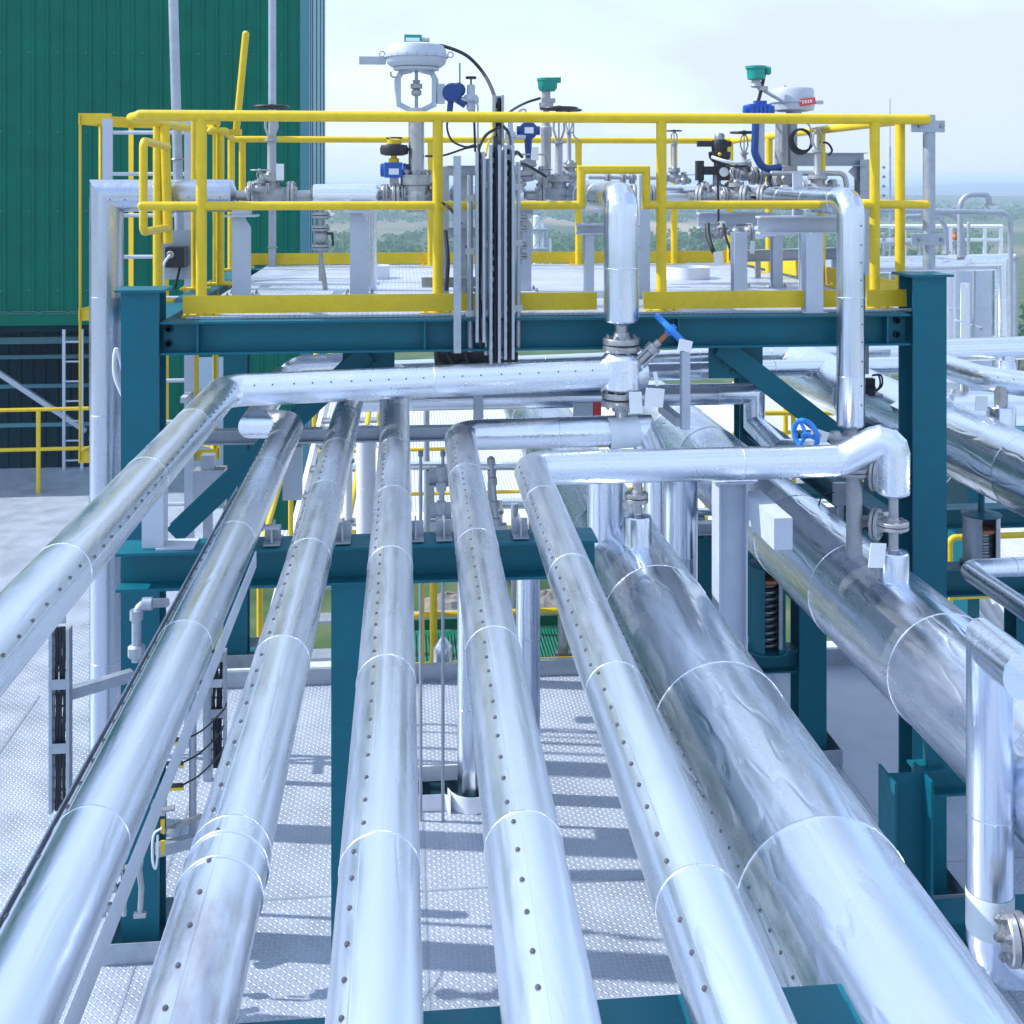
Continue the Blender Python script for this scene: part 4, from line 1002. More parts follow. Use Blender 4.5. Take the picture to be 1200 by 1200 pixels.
m = MB(); m.lathe([(.05, -.045), (.06, -.04), (.066, .03), (.075, .032), (.075, .05), (0, .055)], p, UP, 20); m.lathe([(.03, 0), (.03, .03)], p + V((.07, 0, .02)), XA, 12); m.build('housing', M['mint'], t)
m = MB(); m.lathe([(.03, -.1), (.04, -.09), (.03, -.045)], p, UP, 12); m.cyl(p + V((.0, 0, -.09)), p + V((.2, .0, -.2)), .012, n=8); m.bx(p.x + .02, p.x + .08, p.y - .02, p.y + .02, p.z - .12, p.z - .09); m.build('neck', M['cast'], t)
cable('', [p + V((.06, 0, .0)), p + V((.045, 0, -.08)), p + V((.02, 0, -.18)), p + V((-.0, 0, -.24))], .013, None, 'cable', 'black', t)
gate_valve('tall gate valve with a hooped yoke next to the right riser', aty(958, 222, 7.9), XA, .036, .42, .05, neck=.62, wmat='cast')
c = aty(938, 165, 8.0)
def coil(label, px, py, Y, RR, n=3):
    p = aty(px, py, Y); m = MB()
    for k in range(n): m.torus(p + V((k * .012, k * .012, k * .006)), (.2, -1, .1 * k), RR * (1 - .04 * k), .0085, 30, 8)
    return tag(m.build('coiled_cable', M['rubber'], None), label, 'cable')
coil('coil of black cable hung between the drum actuator and the hooped valve', 938, 166, 8.0, .085)
cable('black cable looping out from behind the hooped valve', [aty(962, 167, 7.95), aty(970, 168, 7.9), aty(975, 176, 7.9), aty(971, 182, 7.9)], .008, 'black instrument cables on the platform')
t = thing('sampling_pipe', 'thin grey pipe bending down behind the elbow of the right riser', 'pipe', tuple(aty(920, 202, 7.9)))
tube(t, 'pipe', [aty(905, 203, 8.0), aty(990, 203, 7.85), aty(992, 218, 7.85)], .018, 'bare', rad=.06)
# galvanised goalpost frame and supports
t = thing('goalpost_frame', 'galvanised channel frame arching over the right end of the platform', 'frame', (X_at(1010, 8.6), 8.6, ZP))
a = aty(922, 187, 8.6); b = aty(1012, 187, 8.6)
MB().chan(a, b, .1, .09, .006).build('cross_channel', M['galv'], t, 0)
MB().chan((b.x + .05, 8.6, ZP), (b.x + .05, 8.6, b.z + .0), .12, .1, .006, YA).build('post', M['galv'], t, 0)
m = MB(); m.box((b.x - .04, 8.59, b.z - .09), (.12, .006, .12), Matrix.Rotation(R(45), 3, 'Y')); m.build('corner_plate', M['galv'], t, 0)
m = MB()
for k in range(4): m.lathe([(.012, 0), (.012, .01)], (b.x + .11, 8.49, b.z - .06 - k * .07), -YA, 6)
m.build('bolts', M['bolt'], t)
def table(label, pxa, pxb, py, Y, legs, h=.11, dy=.5):
    xa, xb = X_at(pxa, Y), X_at(pxb, Y); z = Z_at((pxa + pxb) / 2, py, Y)
    t = thing('support_table', label, 'pipe support', ((xa + xb) / 2, Y, ZP), 'pale steel support tables')
    MB().hbeam((xa, Y, z - h / 2), (xb, Y, z - h / 2), h, .1).build('beam', M['grey'], t, 0)
    for px, w in legs:
        x = X_at(px, Y + .0); MB().hbeam((x, Y, ZP + .0095), (x, Y, z - h - .001), w, w, .008, .006, YA).build('leg', M['grey'], t, 0)
        MB().bx(x - w * .8, x + w * .8, Y - w * .8, Y + w * .8, ZP + .001, ZP + .009).build('foot_plate', M['grey'], t, 0)
        m = MB()
        for sx in (-1, 1): m.lathe([(.01, 0), (.01, .01), (.005, .011), (.005, .022)], (x + sx * w * .66, Y - w * .62, ZP + .009), UP, 6)
        m.build('bolts', M['bolt'], t, 0)
    return t
table('pale support beam in front under the right riser elbow', 888, 982, 253, 7.1, ((949, .105),))
table('pale support beam behind with a dark patch under the right valves', 818, 908, 249, 8.1, ((910, .07), (868, .07)))
table('pale support beam left of the middle riser on tall legs', 676, 712, 262, 7.5, ((690, .06),), .07)
t = thing('support_post', 'pale flat post standing under the hooped valve on the front beam', 'post', (X_at(932, 7.3), 7.3, 3.9))
x = X_at(932, 7.25); MB().bx(x - .03, x + .03, 7.2, 7.22, Z_at(932, 253, 7.25), Z_at(932, 203, 7.25)).build('plate', M['grey'], t, 0)
t = thing('support_post', 'pale square post on the front toe board line left of the right riser', 'post', (X_at(950, 6.66), 6.66, ZP))
x = X_at(950, 6.66); MB().hbeam((x, 6.64, ZP - .005), (x, 6.64, Z_at(950, 273, 6.66)), .1, .1, .008, .006, YA).build('post', M['grey'], t, 0)
MB().bx(x - .07, x + .07, 6.57, 6.72, ZP - .011, ZP - .0055).build('foot_plate', M['grey'], t, 0)
t = thing('support_post', 'pale square post under the drum valve behind the front rail', 'post', (X_at(882, 7.4), 7.4, ZP))
x = X_at(866, 7.4); MB().hbeam((x, 7.4, ZP + .002), (x, 7.4, Z_at(866, 272, 7.4)), .085, .085, .008, .006, YA).build('post', M['grey'], t, 0)
t = thing('support_post', 'pale post just right of the middle riser', 'post', (X_at(757, 7.5), 7.5, ZP))
x = X_at(754, 7.5); MB().bx(x - .035, x + .035, 7.46, 7.54, ZP + .002, Z_at(754, 205, 7.5)).build('post', M['grey'], t, 0)
t = thing('drain_pipe', 'bright insulated drain pipe lying under the right valve group', 'pipe', tuple(aty(880, 272, 7.7)))
MB().cyl(aty(882, 272, 7.7), aty(980, 263, 7.7), .045, n=20).build('pipe', M['alu_x'], t)
flange_pair(t, aty(878, 272, 7.7), XA, .03, .06, .018, 6, 'cast'); flange_pair(t, aty(846, 268, 7.7), XA, .02, .05, .018, 6, 'cast')
t = thing('steel_channel', 'teal channel lying low across the right rear of the platform', 'beam', tuple(aty(940, 297, 8.9)))
MB().chan(aty(860, 300, 8.9), aty(1000, 296, 8.9), .09, .06, .006).build('channel', M['galv'], t, 0)
for px in (868, 890, 980): MB().bx(X_at(px, 8.9) - .02, X_at(px, 8.9) + .02, 8.93, 8.96, ZP + .002, Z_at(px, 297, 8.9)).build('leg', M['galv'], t, 0)
cable('black cable loop hanging under the right valves', [aty(848, 262, 7.6), aty(852, 282, 7.55), aty(862, 303, 7.5), aty(872, 296, 7.5), aty(866, 288, 7.5), aty(857, 292, 7.5), aty(856, 305, 7.5)], .009, 'black instrument cables on the platform')
cable('thick black cable hanging left of the looped cable under the right valves', [aty(829, 262, 7.6), aty(830, 276, 7.55), aty(834, 290, 7.5), aty(837, 296, 7.5)], .016, 'black instrument cables on the platform')

# ------------------------------------------------------------------ valve stack below the middle riser
t = thing('valve_stack', 'vertical valve with bolted flanges where the crossing pipe meets the middle riser', 'valve', (ct.x, yr, 2.6))
sx = ct.x
zf = lambda py: Z_at(728, py, yr)
m = MB(); m.cyl((sx, yr, zf(376)), (sx, yr, zf(500)), .036, n=20); m.build('spool', M['bare'], t)
m = MB(); m.lathe([(.04, zf(392)), (.05, zf(393.5))], (sx, yr, 0), UP, 14); m.build('rust_ring', M['rust'], t)
flange_pair(t, (sx, yr, zf(404)), UP, .04, .102, .036, 8, 'bare'); flange_pair(t, (sx - .005, yr, zf(467)), UP, .04, .102, .036, 8, 'bare')
m = MB(); m.lathe([(.1, -.1), (.11, -.09), (.11, .07), (.085, .1), (.04, .11)], (sx, yr, zf(435)), UP, 30); m.build('insulated_body', M['alu_x'], t)
a0 = V((sx + .06, yr - .03, zf(430))); ad = V((.62, -.05, .62)).normalized()
m = MB(); m.lathe([(.05, 0), (.05, .03), (.028, .035), (.028, .12), (.042, .125), (.042, .165), (.022, .17), (.022, .2)], a0, ad, 16)
m.cyl(a0 + ad * .05 + V((-.02, -.03, .02)), a0 + ad * .15 + V((-.02, -.03, .02)), .008, n=8); m.cyl(a0 + ad * .05 + V((.02, -.03, -.02)), a0 + ad * .15 + V((.02, -.03, -.02)), .008, n=8)
m.build('bonnet', M['bare'], t)
MB().cyl(a0 + ad * .19, a0 + ad * .30, .013, n=10).build('stem', M['rust'], t)
handwheel(t, a0 + ad * .29, ad, .105, .017, 'bluew', 4)
def wrap(label, px0, px1, py0, py1, Y, axis, r):
    a, b = aty(px0, py0, Y), aty(px1, py1, Y)
    o = MB().lathe([(r, 0), (r + .003, .004), (r + .002, (b - a).length * .5), (r + .0035, (b - a).length - .004), (r, (b - a).length)], a, b - a, 32, False).build('tape_band', M['tape'], None)
    tag(o, label, 'tape', 'frosted tape bands')
wrap('frosted tape band round the end of the crossing pipe at the valve', 702, 741, 440, 437, 6.36, XA, .0845)
wrap('frosted tape band round the lower elbow pipe under the valve', 713, 748, 508, 505, 6.33, XA, .0835)
def hang_tag(label, px, py, Y, w, h, rot, yaw=0):
    p = aty(px, py, Y)
    m = MB(); m.box(p, (w, .003, h), Matrix.Rotation(R(yaw), 3, 'Z') @ Matrix.Rotation(R(rot), 3, 'Y')); o = m.build('hang_tag', M['paper'], None, 0)
    tag(o, label, 'tag', 'blank sheet tags')
hang_tag('blank square tag tilted beside the lower flange of the valve', 767, 466, 6.2, .105, .1, 6, 8)
hang_tag('narrow blank tag hanging flat against the lower flange', 745, 472, 6.2, .068, .115, -3, -6)
hang_tag('blank tag below the bright blue handwheel', 803, 405, 6.05, .075, .06, 14, 10)
hang_tag('narrow strip tag above the square tag', 769, 444, 6.21, .02, .075, -12)
hang_tag('blank tag leaning on the nozzle of the large pipe in front of the teal column', 1028, 651, 5.66, .11, .12, 10, 25)
t = thing('angled_strut', 'pale upright strut with a foot beside the blue handwheel', 'bracket', tuple(aty(803, 500, 6.5)))
a, b = aty(803, 412, 6.5), aty(803, 503, 6.5)
MB().bx(b.x - .024, b.x + .024, 6.48, 6.53, b.z, a.z).build('upright', M['grey'], t, 0)
MB().bar(b + V((-.0245, .02, .035)), aty(776, 478, 7.0), .05, .05).build('arm', M['grey'], t, 0)

# nozzles on the two large pipes
def nozzle(label, px, py_base, py_top, Y, r, zpipe):
    a, b = aty(px, py_base, Y), aty(px, py_top, Y)
    t = thing('nozzle', label, 'nozzle', tuple(a), 'insulated nozzles on the large pipes')
    h = b.z - a.z
    m = MB(); m.lathe([(r * 1.0, -.12), (r, h - .01), (r * .93, h), (r * .35, h + .012), (r * .35, h + .014)], a, UP, 32); m.build('cladding', M['alu_z'], t)
    m = MB(); m.torus(a + UP * .004, UP, r, .005, 32, 6); m.build('bead', M['alu_z'], t)
    return t, a, b
t, a, b = nozzle('insulated nozzle on the wrinkled large pipe under the dogleg pipe', 747, 640, 604, 6.15, .075, 0)
MB().cyl(b, aty(747, 552, 6.15), .026, n=14).build('neck', M['bare'], t); flange_pair(t, aty(746, 583, 6.15), UP, .026, .062, .024, 6, 'bare')
t, a, b = nozzle('insulated nozzle under the drop pipe beside the right teal column', 1047, 680, 646, 5.78, .076, 0)
MB().cyl(b, aty(1047, 572, 5.78), .024, n=14).build('neck', M['cast'], t); flange_pair(t, aty(1046, 615, 5.78), UP, .026, .08, .02, 8, 'cast')
t = thing('bypass_valve', 'pale bypass pipe with two round side flanges left of the drop pipe', 'valve', tuple(aty(1000, 640, 6.2)))
a, b = aty(1001, 645, 6.2), aty(1001, 556, 6.2)
MB().cyl(a - UP * .08, b, .043, n=24).build('pipe', M['cast'], t)
flange_pair(t, b + UP * .02, UP, .045, .085, .02, 8, 'cast')
for py, dx in ((556, .11), (613, .11)):
    f = aty(1001, py, 6.2) + V((dx, -.03, 0)); flange_pair(t, f, V((.8, -.6, 0)), .03, .085, .02, 6, 'cast')
    MB().cyl(f - V((.11, -.03, 0)), f + V((.12, .12, 0)), .03, n=14).build('branch', M['cast'], t)
t = thing('vent_riser', 'plain vertical pipe standing on the wrinkled large pipe below the valve stack', 'pipe', tuple(aty(709, 632, 6.5)))
a, b = aty(709, 640, 6.5), aty(709, 545, 6.5); MB().lathe([(.099, -.1), (.099, b.z - a.z)], a, UP, 36).build('cladding', M['alu_z'], t)
t = thing('lower_hand_valve', 'valve with a blue handwheel between the dogleg pipe and the slim riser', 'valve', tuple(aty(1000, 512, 6.42)))
a = aty(997, 512, 6.42); m = MB(); m.cyl(aty(997, 498, 6.42), aty(997, 530, 6.42), .036, n=16); m.lathe([(.05, -.05), (.065, 0), (.05, .05)], a + UP * -.03, XA, 16); m.cyl(a + V((0, 0, -.02)), aty(953, 508, 6.3), .022, n=12); m.lathe([(.04, 0), (.04, .04)], aty(975, 513, 6.38), XA, 12); m.build('body', M['cast'], t)
handwheel(t, aty(944, 510, 6.27), V((-.8, -.45, -.1)), .082, .014, 'bluew', 3)
m = MB(); m.box(aty(963, 511, 6.3), (.07, .003, .06), Matrix.Rotation(R(20), 3, 'Y')); m.build('tag_plate', M['paper'], t, 0)

# pale twin post under the dogleg pipe with a box arm
x = X_at(855, 5.95)
t = thing('twin_post', 'pale steel post with a box arm under the long dogleg pipe', 'pipe support', (x, 5.95, 0))
zt = Z_at(855, 562, 5.95)
MB().hbeam((x, 5.95, .012), (x, 5.95, zt), .15, .14, .008, .008, XA).build('post', M['grey'], t, 0)
MB().bx(x - .1, x + .1, 5.85, 6.05, zt + .001, zt + .01).build('top_plate', M['grey'], t, 0)
MB().bx(x - .045, x + .12, 5.86, 6.04, zt + .0105, 2.75 - .085).build('saddle', M['alu_x'], t, 0)
MB().bx(x - .12, x + .12, 5.83, 6.07, .001, .0115).build('base_plate', M['grey'], t, 0)
a = aty(893, 592, 5.75); MB().bx(a.x - .035, a.x + .055, 5.45, 5.95, a.z - .13, a.z + .02).build('box_arm', M['grey'], t, 0)

# ------------------------------------------------------------------ post and bracket under the large pipe on the right
t = thing('pipe_post', 'teal H section post with a short bracket under the right large pipe', 'pipe support', (2.30, 5.45, 0))
MB().hbeam((2.41, 5.45, .022), (2.41, 5.45, 1.31), .19, .19, .012, .009, XA).build('post', M['teal'], t, 0)
MB().hbeam((2.51, 5.6, 1.2), (2.82, 5.6, 1.2), .13, .12).build('bracket', M['teal'], t, 0)
MB().bx(2.58, 2.66, 5.57, 5.63, 1.2655, 1.61).build('shoe', M['teal'], t, 0)
MB().bx(2.27, 2.55, 5.31, 5.59, .002, .0215).build('base_plate', M['teal'], t, 0); coaming(2.41, 5.45, .36, .36)
t = thing('low_beam', 'teal beam lying near the deck under the right large pipe', 'beam', (2.6, 4.9, .3))
MB().hbeam((2.75, 6.05, .16), (4.6, 6.05, .16), .18, .2).build('beam', M['teal'], t, 0)
for x in (2.9, 4.4): MB().bx(x - .05, x + .05, 6.0, 6.1, .002, .0695).build('foot', M['teal'], t, 0)
def spring_can(label, x, y, z0, z1, r, square=False):
    t = thing('spring_hanger', label, 'spring support', (x, y, z0), 'spring supports under the large pipes')
    h = z1 - z0
    m = MB(); n = 28; k0, k1 = 3, 26
    # can wall with an open slot towards the viewer
    vs, fs = [], []
    for k in range(n + 1):
        a = -PI / 2 + R(24) + (2 * PI - R(48)) * k / n
        for rr in (r, r - .006):
            for z in (z0 + .012, z1 - .03): vs.append((x + rr * math.cos(a), y + rr * math.sin(a), z))
    for k in range(n):
        i = 4 * k; j = i + 4
        fs += [(i, j, j + 1, i + 1), (i + 2, i + 3, j + 3, j + 2), (i + 1, j + 1, j + 3, i + 3), (i, i + 2, j + 2, j)]
    fs += [(0, 1, 3, 2), (4 * n, 4 * n + 2, 4 * n + 3, 4 * n + 1)]
    m.add(vs, fs); m.build('can', M['teal'] if not square else M['galv'], t)
    MB().lathe([(r * 1.15, .0), (r * 1.15, .012)], (x, y, z0), UP, 28).build('bottom_plate', M['teal'], t)
    MB().lathe([(r * 1.05, 0), (r * 1.1, .008), (r * .3, .028), (r * .3, .03), (.022, .03), (.022, .19), (.05, .19), (.05, .205), (0, .205)], (x, y, z1 - .03), UP, 28).build('load_column', M['teal'], t)
    s = MB(); pts = []
    for k in range(150):
        a = k * .42; pts.append((x + r * .6 * math.cos(a), y + r * .6 * math.sin(a), z0 + .02 + (h - .16) * k / 150))
    s.sweep(pts, .011, 7); s.build('coil_spring', M['bolt'], t)
    MB().lathe([(r * .9, 0), (r * .9, .02)], (x, y, z1 - .13), UP, 24).build('piston_plate', M['rust'], t)
    m = MB(); m.bx(x + r * .35, x + r * .55, y - r * 1.0, y - r * .93, z0 + .05, z1 - .1); m.build('scale_strip', M['galv'], t, 0)
    return t
spring_can('spring support can with an open slot on the teal side beam', X_at(899, 8.25), 8.25, .782, 1.42, .13)
x2 = X_at(1150, 7.6)
spring_can('pale spring support can under the pipe with the saddle patch', x2, 7.6, Z_at(1150, 660, 7.6), Z_at(1150, 598, 7.6), .12, True)
t = thing('outer_frame', 'teal beams and posts carrying the pipes outside the right column', 'steel frame', (3.9, 7.6, 0))
zz = Z_at(1150, 662, 7.6)
MB().hbeam((xr + .12, 7.6, zz - .09), (5.2, 7.6, zz - .09), .18, .17).build('beam', M['teal'], t, 0)
MB().hbeam((xr + .15, 9.2, 2.05), (5.6, 9.2, 2.05), .16, .17).build('beam', M['teal'], t, 0)
MB().hbeam((xr + .15, 9.2, 1.42), (5.6, 9.2, 1.42), .16, .17).build('beam', M['teal'], t, 0)
for x, y, z in ((4.18, 7.6, zz - .181), (4.30, 9.2, 1.335), (5.3, 9.2, 3.2)): MB().hbeam((x, y, .02), (x, y, z), .17, .17, .011, .009, YA).build('post', M['teal'], t, 0)
MB().bx(3.6, 3.95, 8.7, 8.9, 1.5, 2.13).build('link_plate', M['teal'], t, 0)
# saddle patch box on the outer large pipe and its upstand
p = aty(1128, 510, 7.95); t = thing('saddle_patch', 'flat pale patch box strapped on the outer large pipe', 'cover', tuple(p))
m = MB(); m.box((3.63, 7.95, 2.58), (.28, .42, .06), Matrix.Rotation(R(-28), 3, 'Y')); m.build('cover', M['alu_x'], t, 0)
t, a, b = nozzle('tall insulated nozzle on the outer large pipe under the elbow pipe', 1173, 512, 476, 7.6, .095, 0)
MB().cyl(b, aty(1173, 452, 7.6), .045, n=16).build('neck', M['bare'], t)
t2 = aty(1163, 560, 7.0); clad('branch_stub', 'short mirror finished branch pipe at the right edge by the outer large pipe', [t2 + V((-.05, 0, .0)), t2 + V((1.4, .25, .06))], .1, 'alu_x', 0, 1.2, None, cones=((0, .04),), cat='pipe')
a = aty(1132, 667, 6.9); clad('small_pipe', 'thin pipe with a screw row coming round a bend at the right edge', [a + V((1.6, .05, .0)), a, V((a.x + .02, 4.6, a.z - .01))], .057, 'alu_y', .08, 1.0, 60, .1, cat='pipe')
a = aty(1150, 443, 7.7); clad('elbow_pipe', 'insulated pipe bending over the tall nozzle at the right edge', [V((a.x - .02, 8.6, a.z)), a, V((a.x + 1.3, 7.0, a.z - .12))], .085, 'alu_y', .1, .6, 60, .1, cat='pipe')
hang_tag('blank square plate hanging left of the tall nozzle on the outer pipe', 1150, 473, 7.5, .1, .1, 5, 15)

# ------------------------------------------------------------------ smaller valves, tubing and fittings among the headers
def ball_valve(label, px, py, Y, r, axis=XA, lever=True, mat='cast'):
    p = aty(px, py, Y); a = V(axis).normalized(); t = thing('ball_valve', label, 'valve', tuple(p), 'small ball valves on the platform')
    m = MB(); m.ball(p, r * 1.5, 14); m.cyl(p - a * r * 3, p + a * r * 3, r * .8, n=12); m.cyl(p, p + UP * r * 2.2, r * .5, n=10); m.build('body', M[mat], t)
    for s in (-1, 1): MB().lathe([(r * 1.1, 0), (r * 1.3, r * .3), (r * 1.3, r * .9), (r * 1.1, r * 1.2)], p + a * s * r * 2.0 - a * r * .6, a, 6).build('union_nut', M['bolt'], t)
    if lever: MB().bar(p + UP * r * 2.3, p + UP * r * 2.5 + XA * r * 5 - YA * r, r * .8, r * .25).build('lever', M['black'], t)
    return t
for lab, px, py, Y, r, ax in (
    ('ball valve just left of the round dark blue transmitter stem', 606, 215, 7.6, .02, XA), ('ball valve on the header between the trays and the tall gate valve', 631, 207, 7.6, .018, XA),
    ('ball valve standing above the insulated line right of the middle riser', 801, 212, 8.3, .018, XA), ('ball valve below the small black handwheel in the right valve group', 857, 240, 8.0, .018, XA),
    ('ball valve left of the drum valve body on the cross pipe', 899, 226, 8.1, .02, XA), ('ball valve under the support beam beside the hanging cables', 838, 276, 7.6, .018, XA),
    ('ball valve on the drain pipe end under the right support beams', 862, 272, 7.65, .02, XA), ('ball valve hanging behind the right riser elbow', 978, 243, 7.6, .018, XA),
    ('ball valve at the foot of the hooped valve', 947, 243, 7.9, .018, XA)):
    ball_valve(lab, px, py, Y, r, ax)
# flanged drop below the header beside the trays
p = aty(608, 245, 7.7); t = thing('flanged_drop', 'flanged drop pipe hanging below the header right beside the cable trays', 'pipe', tuple(p), None)
MB().cyl(p, p - UP * .36, .022, n=14).build('pipe', M['cast'], t)
for z in (.06, .13, .24, .31): flange_pair(t, p - UP * z, UP, .022, .06, .016, 6, 'cast')
p = aty(598, 157, 7.65); t = thing('air_regulator', 'small pale air regulator left of the round dark blue transmitter', 'regulator', tuple(p))
m = MB(); m.lathe([(.012, -.08), (.026, -.06), (.026, -.03), (.036, -.02), (.036, .01), (.02, .02), (.016, .07), (.006, .12)], p, UP, 14); m.cyl(p + V((-.03, 0, -.02)), p + V((.1, 0, -.02)), .014, n=10); m.build('body', M['grey'], t)
hang_tag('blank white tag hanging right of the round dark blue transmitter', 627, 180, 7.6, .045, .085, 0)
hang_tag('blank white tag below the looped cable under the right valves', 882, 290, 7.45, .028, .08, 4)
hang_tag('small blank plate on the floor stand left of the looped cable', 842, 303, 7.4, .06, .09, -4)
def tubing(label, pts, Y, r=.006, mat='bare'):
    P = [aty(x, y, Y) for x, y in pts]; o = MB().sweep(fillet(P, .04), r, 8).build('tubing', M[mat], None); tag(o, label, 'tubing', 'thin instrument tubing')
tubing('thin tube stepping over the header left of the tall gate valve', ((603, 181), (641, 181), (645, 205)), 7.65)
tubing('thin tube from the blue positioner to the actuator yoke', ((545, 118), (560, 118), (560, 175)), 7.75)
tubing('thin tube hooking down beside the mushroom actuator', ((458, 84), (458, 90), (466, 91)), 7.75)
tubing('thin tube arching above the coiled cable', ((926, 144), (949, 144), (951, 170)), 8.0)
tubing('thin tube running low behind the looped cable', ((820, 262), (846, 262), (846, 285), (880, 286)), 7.7)
tubing('thin tube dropping from the black positioner', ((841, 205), (842, 245), (842, 262)), 7.9, .008, 'black')
tubing('thin tube rising to the round dark blue transmitter', ((606, 133), (612, 128), (616, 128), (616, 142)), 7.75)
tubing('thin tube beside the tall gate valve neck', ((672, 132), (672, 160), (680, 165)), 8.2)
for k, (px, py, lab) in enumerate(((822, 231, 'bolted flange left of the rotary valve body'), (873, 231, 'bolted flange beside the open yoke gate valve'), (893, 231, 'bolted flange left of the drum valve on the insulated line'), (937, 232, 'bolted flange between the drum valve and the hooped valve'))):
    p = aty(px, py, 8.0); t = thing('bolted_flange', lab, 'flange', tuple(p), 'loose flanges of the right valve group')
    flange_pair(t, p, V((.8, -.5, 0)), .036, .085, .022, 8, 'cast'); MB().cyl(p - XA * .09, p + XA * .09, .034, n=14).build('spool', M['bare'], t)
p = aty(919, 222, 7.95); t = thing('pressure_gauge', 'small round pressure gauge under the drum valve', 'gauge', tuple(p))
m = MB(); m.lathe([(.036, 0), (.038, .02), (.034, .026)], p, -YA, 20); m.cyl(p - UP * .08, p - UP * .035, .008, n=8); m.build('case', M['bolt'], t); MB().lathe([(.032, 0), (0, .001)], p - YA * .0265, -YA, 20).build('dial', M['paper'], t)
# cables spilling out below the trays behind the front beam
for k, (pts, lab) in enumerate(((((512, 412), (516, 424), (530, 428), (548, 430)), 'first sagging black cable below the front beam under the trays'), (((524, 414), (533, 427), (546, 424), (556, 431)), 'second sagging black cable below the front beam under the trays'), (((545, 412), (551, 428), (566, 424), (575, 431)), 'third sagging black cable below the front beam under the trays'))):
    cable(lab, [aty(x, y, 6.85) for x, y in pts], .014, 'black cables spilling below the trays')
t = thing('cable_basket', 'dark cable box tucked under the front beam below the trays', 'cable tray', tuple(aty(530, 420, 6.95)))
a, b = aty(510, 425, 6.95), aty(606, 425, 6.95); MB().bx(a.x, b.x, 6.9, 7.2, a.z - .02, a.z + .06).build('tray', M['black'], t, 0)
# pipework glimpsed far right
GR = 'thin pipes in the right background'
for k, (pts, r, lab) in enumerate((
    (((1098, 470), (1098, 420), (1128, 418)), .03, 'thin white pipe bending right under the far header'), (((1140, 430), (1142, 300)), .02, 'slim upright between the tank and the mitred drop'),
    (((1190, 430), (1190, 300)), .03, 'pale upright at the very right edge beside the mitred drop'), (((1120, 375), (1150, 384)), .012, 'short slanting bar on the pale tank'),
    (((1046, 268), (1078, 268), (1078, 300)), .02, 'small white hook pipe behind the yellow corner post'), (((1020, 285), (1100, 285)), .016, 'thin level pipe behind the clamped post'),
    (((1090, 262), (1092, 300)), .03, 'stout white stub beside the clamped post'), (((1135, 262), (1135, 300)), .02, 'slim white stub right of the gooseneck'))):
    P = [aty(x, y, 14.3 if py_ else 14.3) for (x, y) in pts for py_ in (1,)]
    t = thing('thin_pipe', lab, 'pipe', tuple(P[0]), GR); tube(t, 'pipe', P, r, 'white' if k % 3 == 0 else 'galv', rad=.08 if len(P) > 2 else 0, ends=True)
    MB().lathe([(r * 1.9, 0), (r * 1.9, .03)], P[-1] - UP * .03, UP, 12).build('flange', M['cast'], t)

# grey conduits and looser cables filling out the tray bundle
for k, (px, y0, y1, Y, r, lab) in enumerate(((551, 205, 412, 6.56, .017, 'grey conduit between the plain strip and the perforated strut'), (570, 186, 416, 6.56, .013, 'thin grey conduit left of the first cable tray'), (588, 176, 420, 6.55, .013, 'thin grey conduit squeezed between the two cable trays'), (607, 190, 408, 6.56, .015, 'grey conduit right of the last cable tray'))):
    a, b = aty(px, y1, Y), aty(px, y0, Y); t = thing('tray_conduit', lab, 'conduit', tuple(a), 'grey conduits among the cable trays')
    MB().cyl(a, (a.x, Y, b.z), r, n=12).build('tube', M['galv'], t)
    for f in (.2, .55, .85): z = a.z + (b.z - a.z) * f; MB().bx(a.x - r * 1.6, a.x + r * 1.6, Y - r * 1.15, Y - r * .9, z, z + .035).build('clip', M['bare'], t)
for k, (pts, lab) in enumerate(((((583, 150), (570, 158), (562, 172), (561, 184)), 'black cable curling from the upper tray to the perforated strut'), (((590, 148), (596, 156), (598, 170), (597, 182)), 'black cable curling from the upper tray to the last cable tray'), (((612, 184), (605, 178), (600, 188), (599, 200)), 'black cable from the small valves into the last cable tray'), (((640, 207), (622, 196), (608, 192), (600, 205)), 'black cable from the instrument stub to the last cable tray'), (((510, 236), (522, 240), (534, 252), (540, 262)), 'black cable diving behind the plain galvanised strip'), (((590, 326), (594, 340), (596, 360), (597, 380)), 'black cable joining the last cable tray at the toe board'))):
    cable(lab, [aty(x, y, 6.75 - .06 * i) for i, (x, y) in enumerate(pts)], .009, 'black instrument cables on the platform')
# ------------------------------------------------------------------ things below and behind the platform
GU = 'insulated pipes crossing under the rear of the platform'
def cross(label, px0, py0, px1, py1, Y, r, **k):
    a, b = aty(px0, py0, Y), aty(px1, py1, Y)
    return clad('cross_pipe', label, [a, b], r, 'alu_x', 0, .7, k.get('screw', 100), .1, k.get('group', GU), start=.4)
cross('dark upper pipe crossing behind the knee brace under the platform', 330, 437, 1040, 410, 10.9, .075)
cross('pipe crossing just below the dark upper pipe, behind the knee brace', 600, 440, 1060, 428, 10.0, .075)
a, b, c = aty(420, 470, 8.9), aty(884, 461, 8.9), aty(884, 497, 8.9)
d = aty(915, 528, 8.3)
clad('bent_pipe', 'pipe under the platform that turns down and away at the hanging bracket', [a, b, c, d, d + V((1.0, -.1, .02))], .082, 'alu_x', [0, .0, .0], .8, 20, .1, start=.5)
clad('curved_pipe', 'dark bent pipe under the left of the platform in front of the green wall', [aty(322, 462, 9.4), aty(336, 432, 9.4), aty(352, 425, 9.4), aty(420, 423, 9.4)], .06, 'alu_x', .15, .6, None, cat='pipe')
t = thing('galvanised_beam', 'pale galvanised beam under the platform behind the pipe elbows', 'beam', tuple(aty(380, 510, 7.7)))
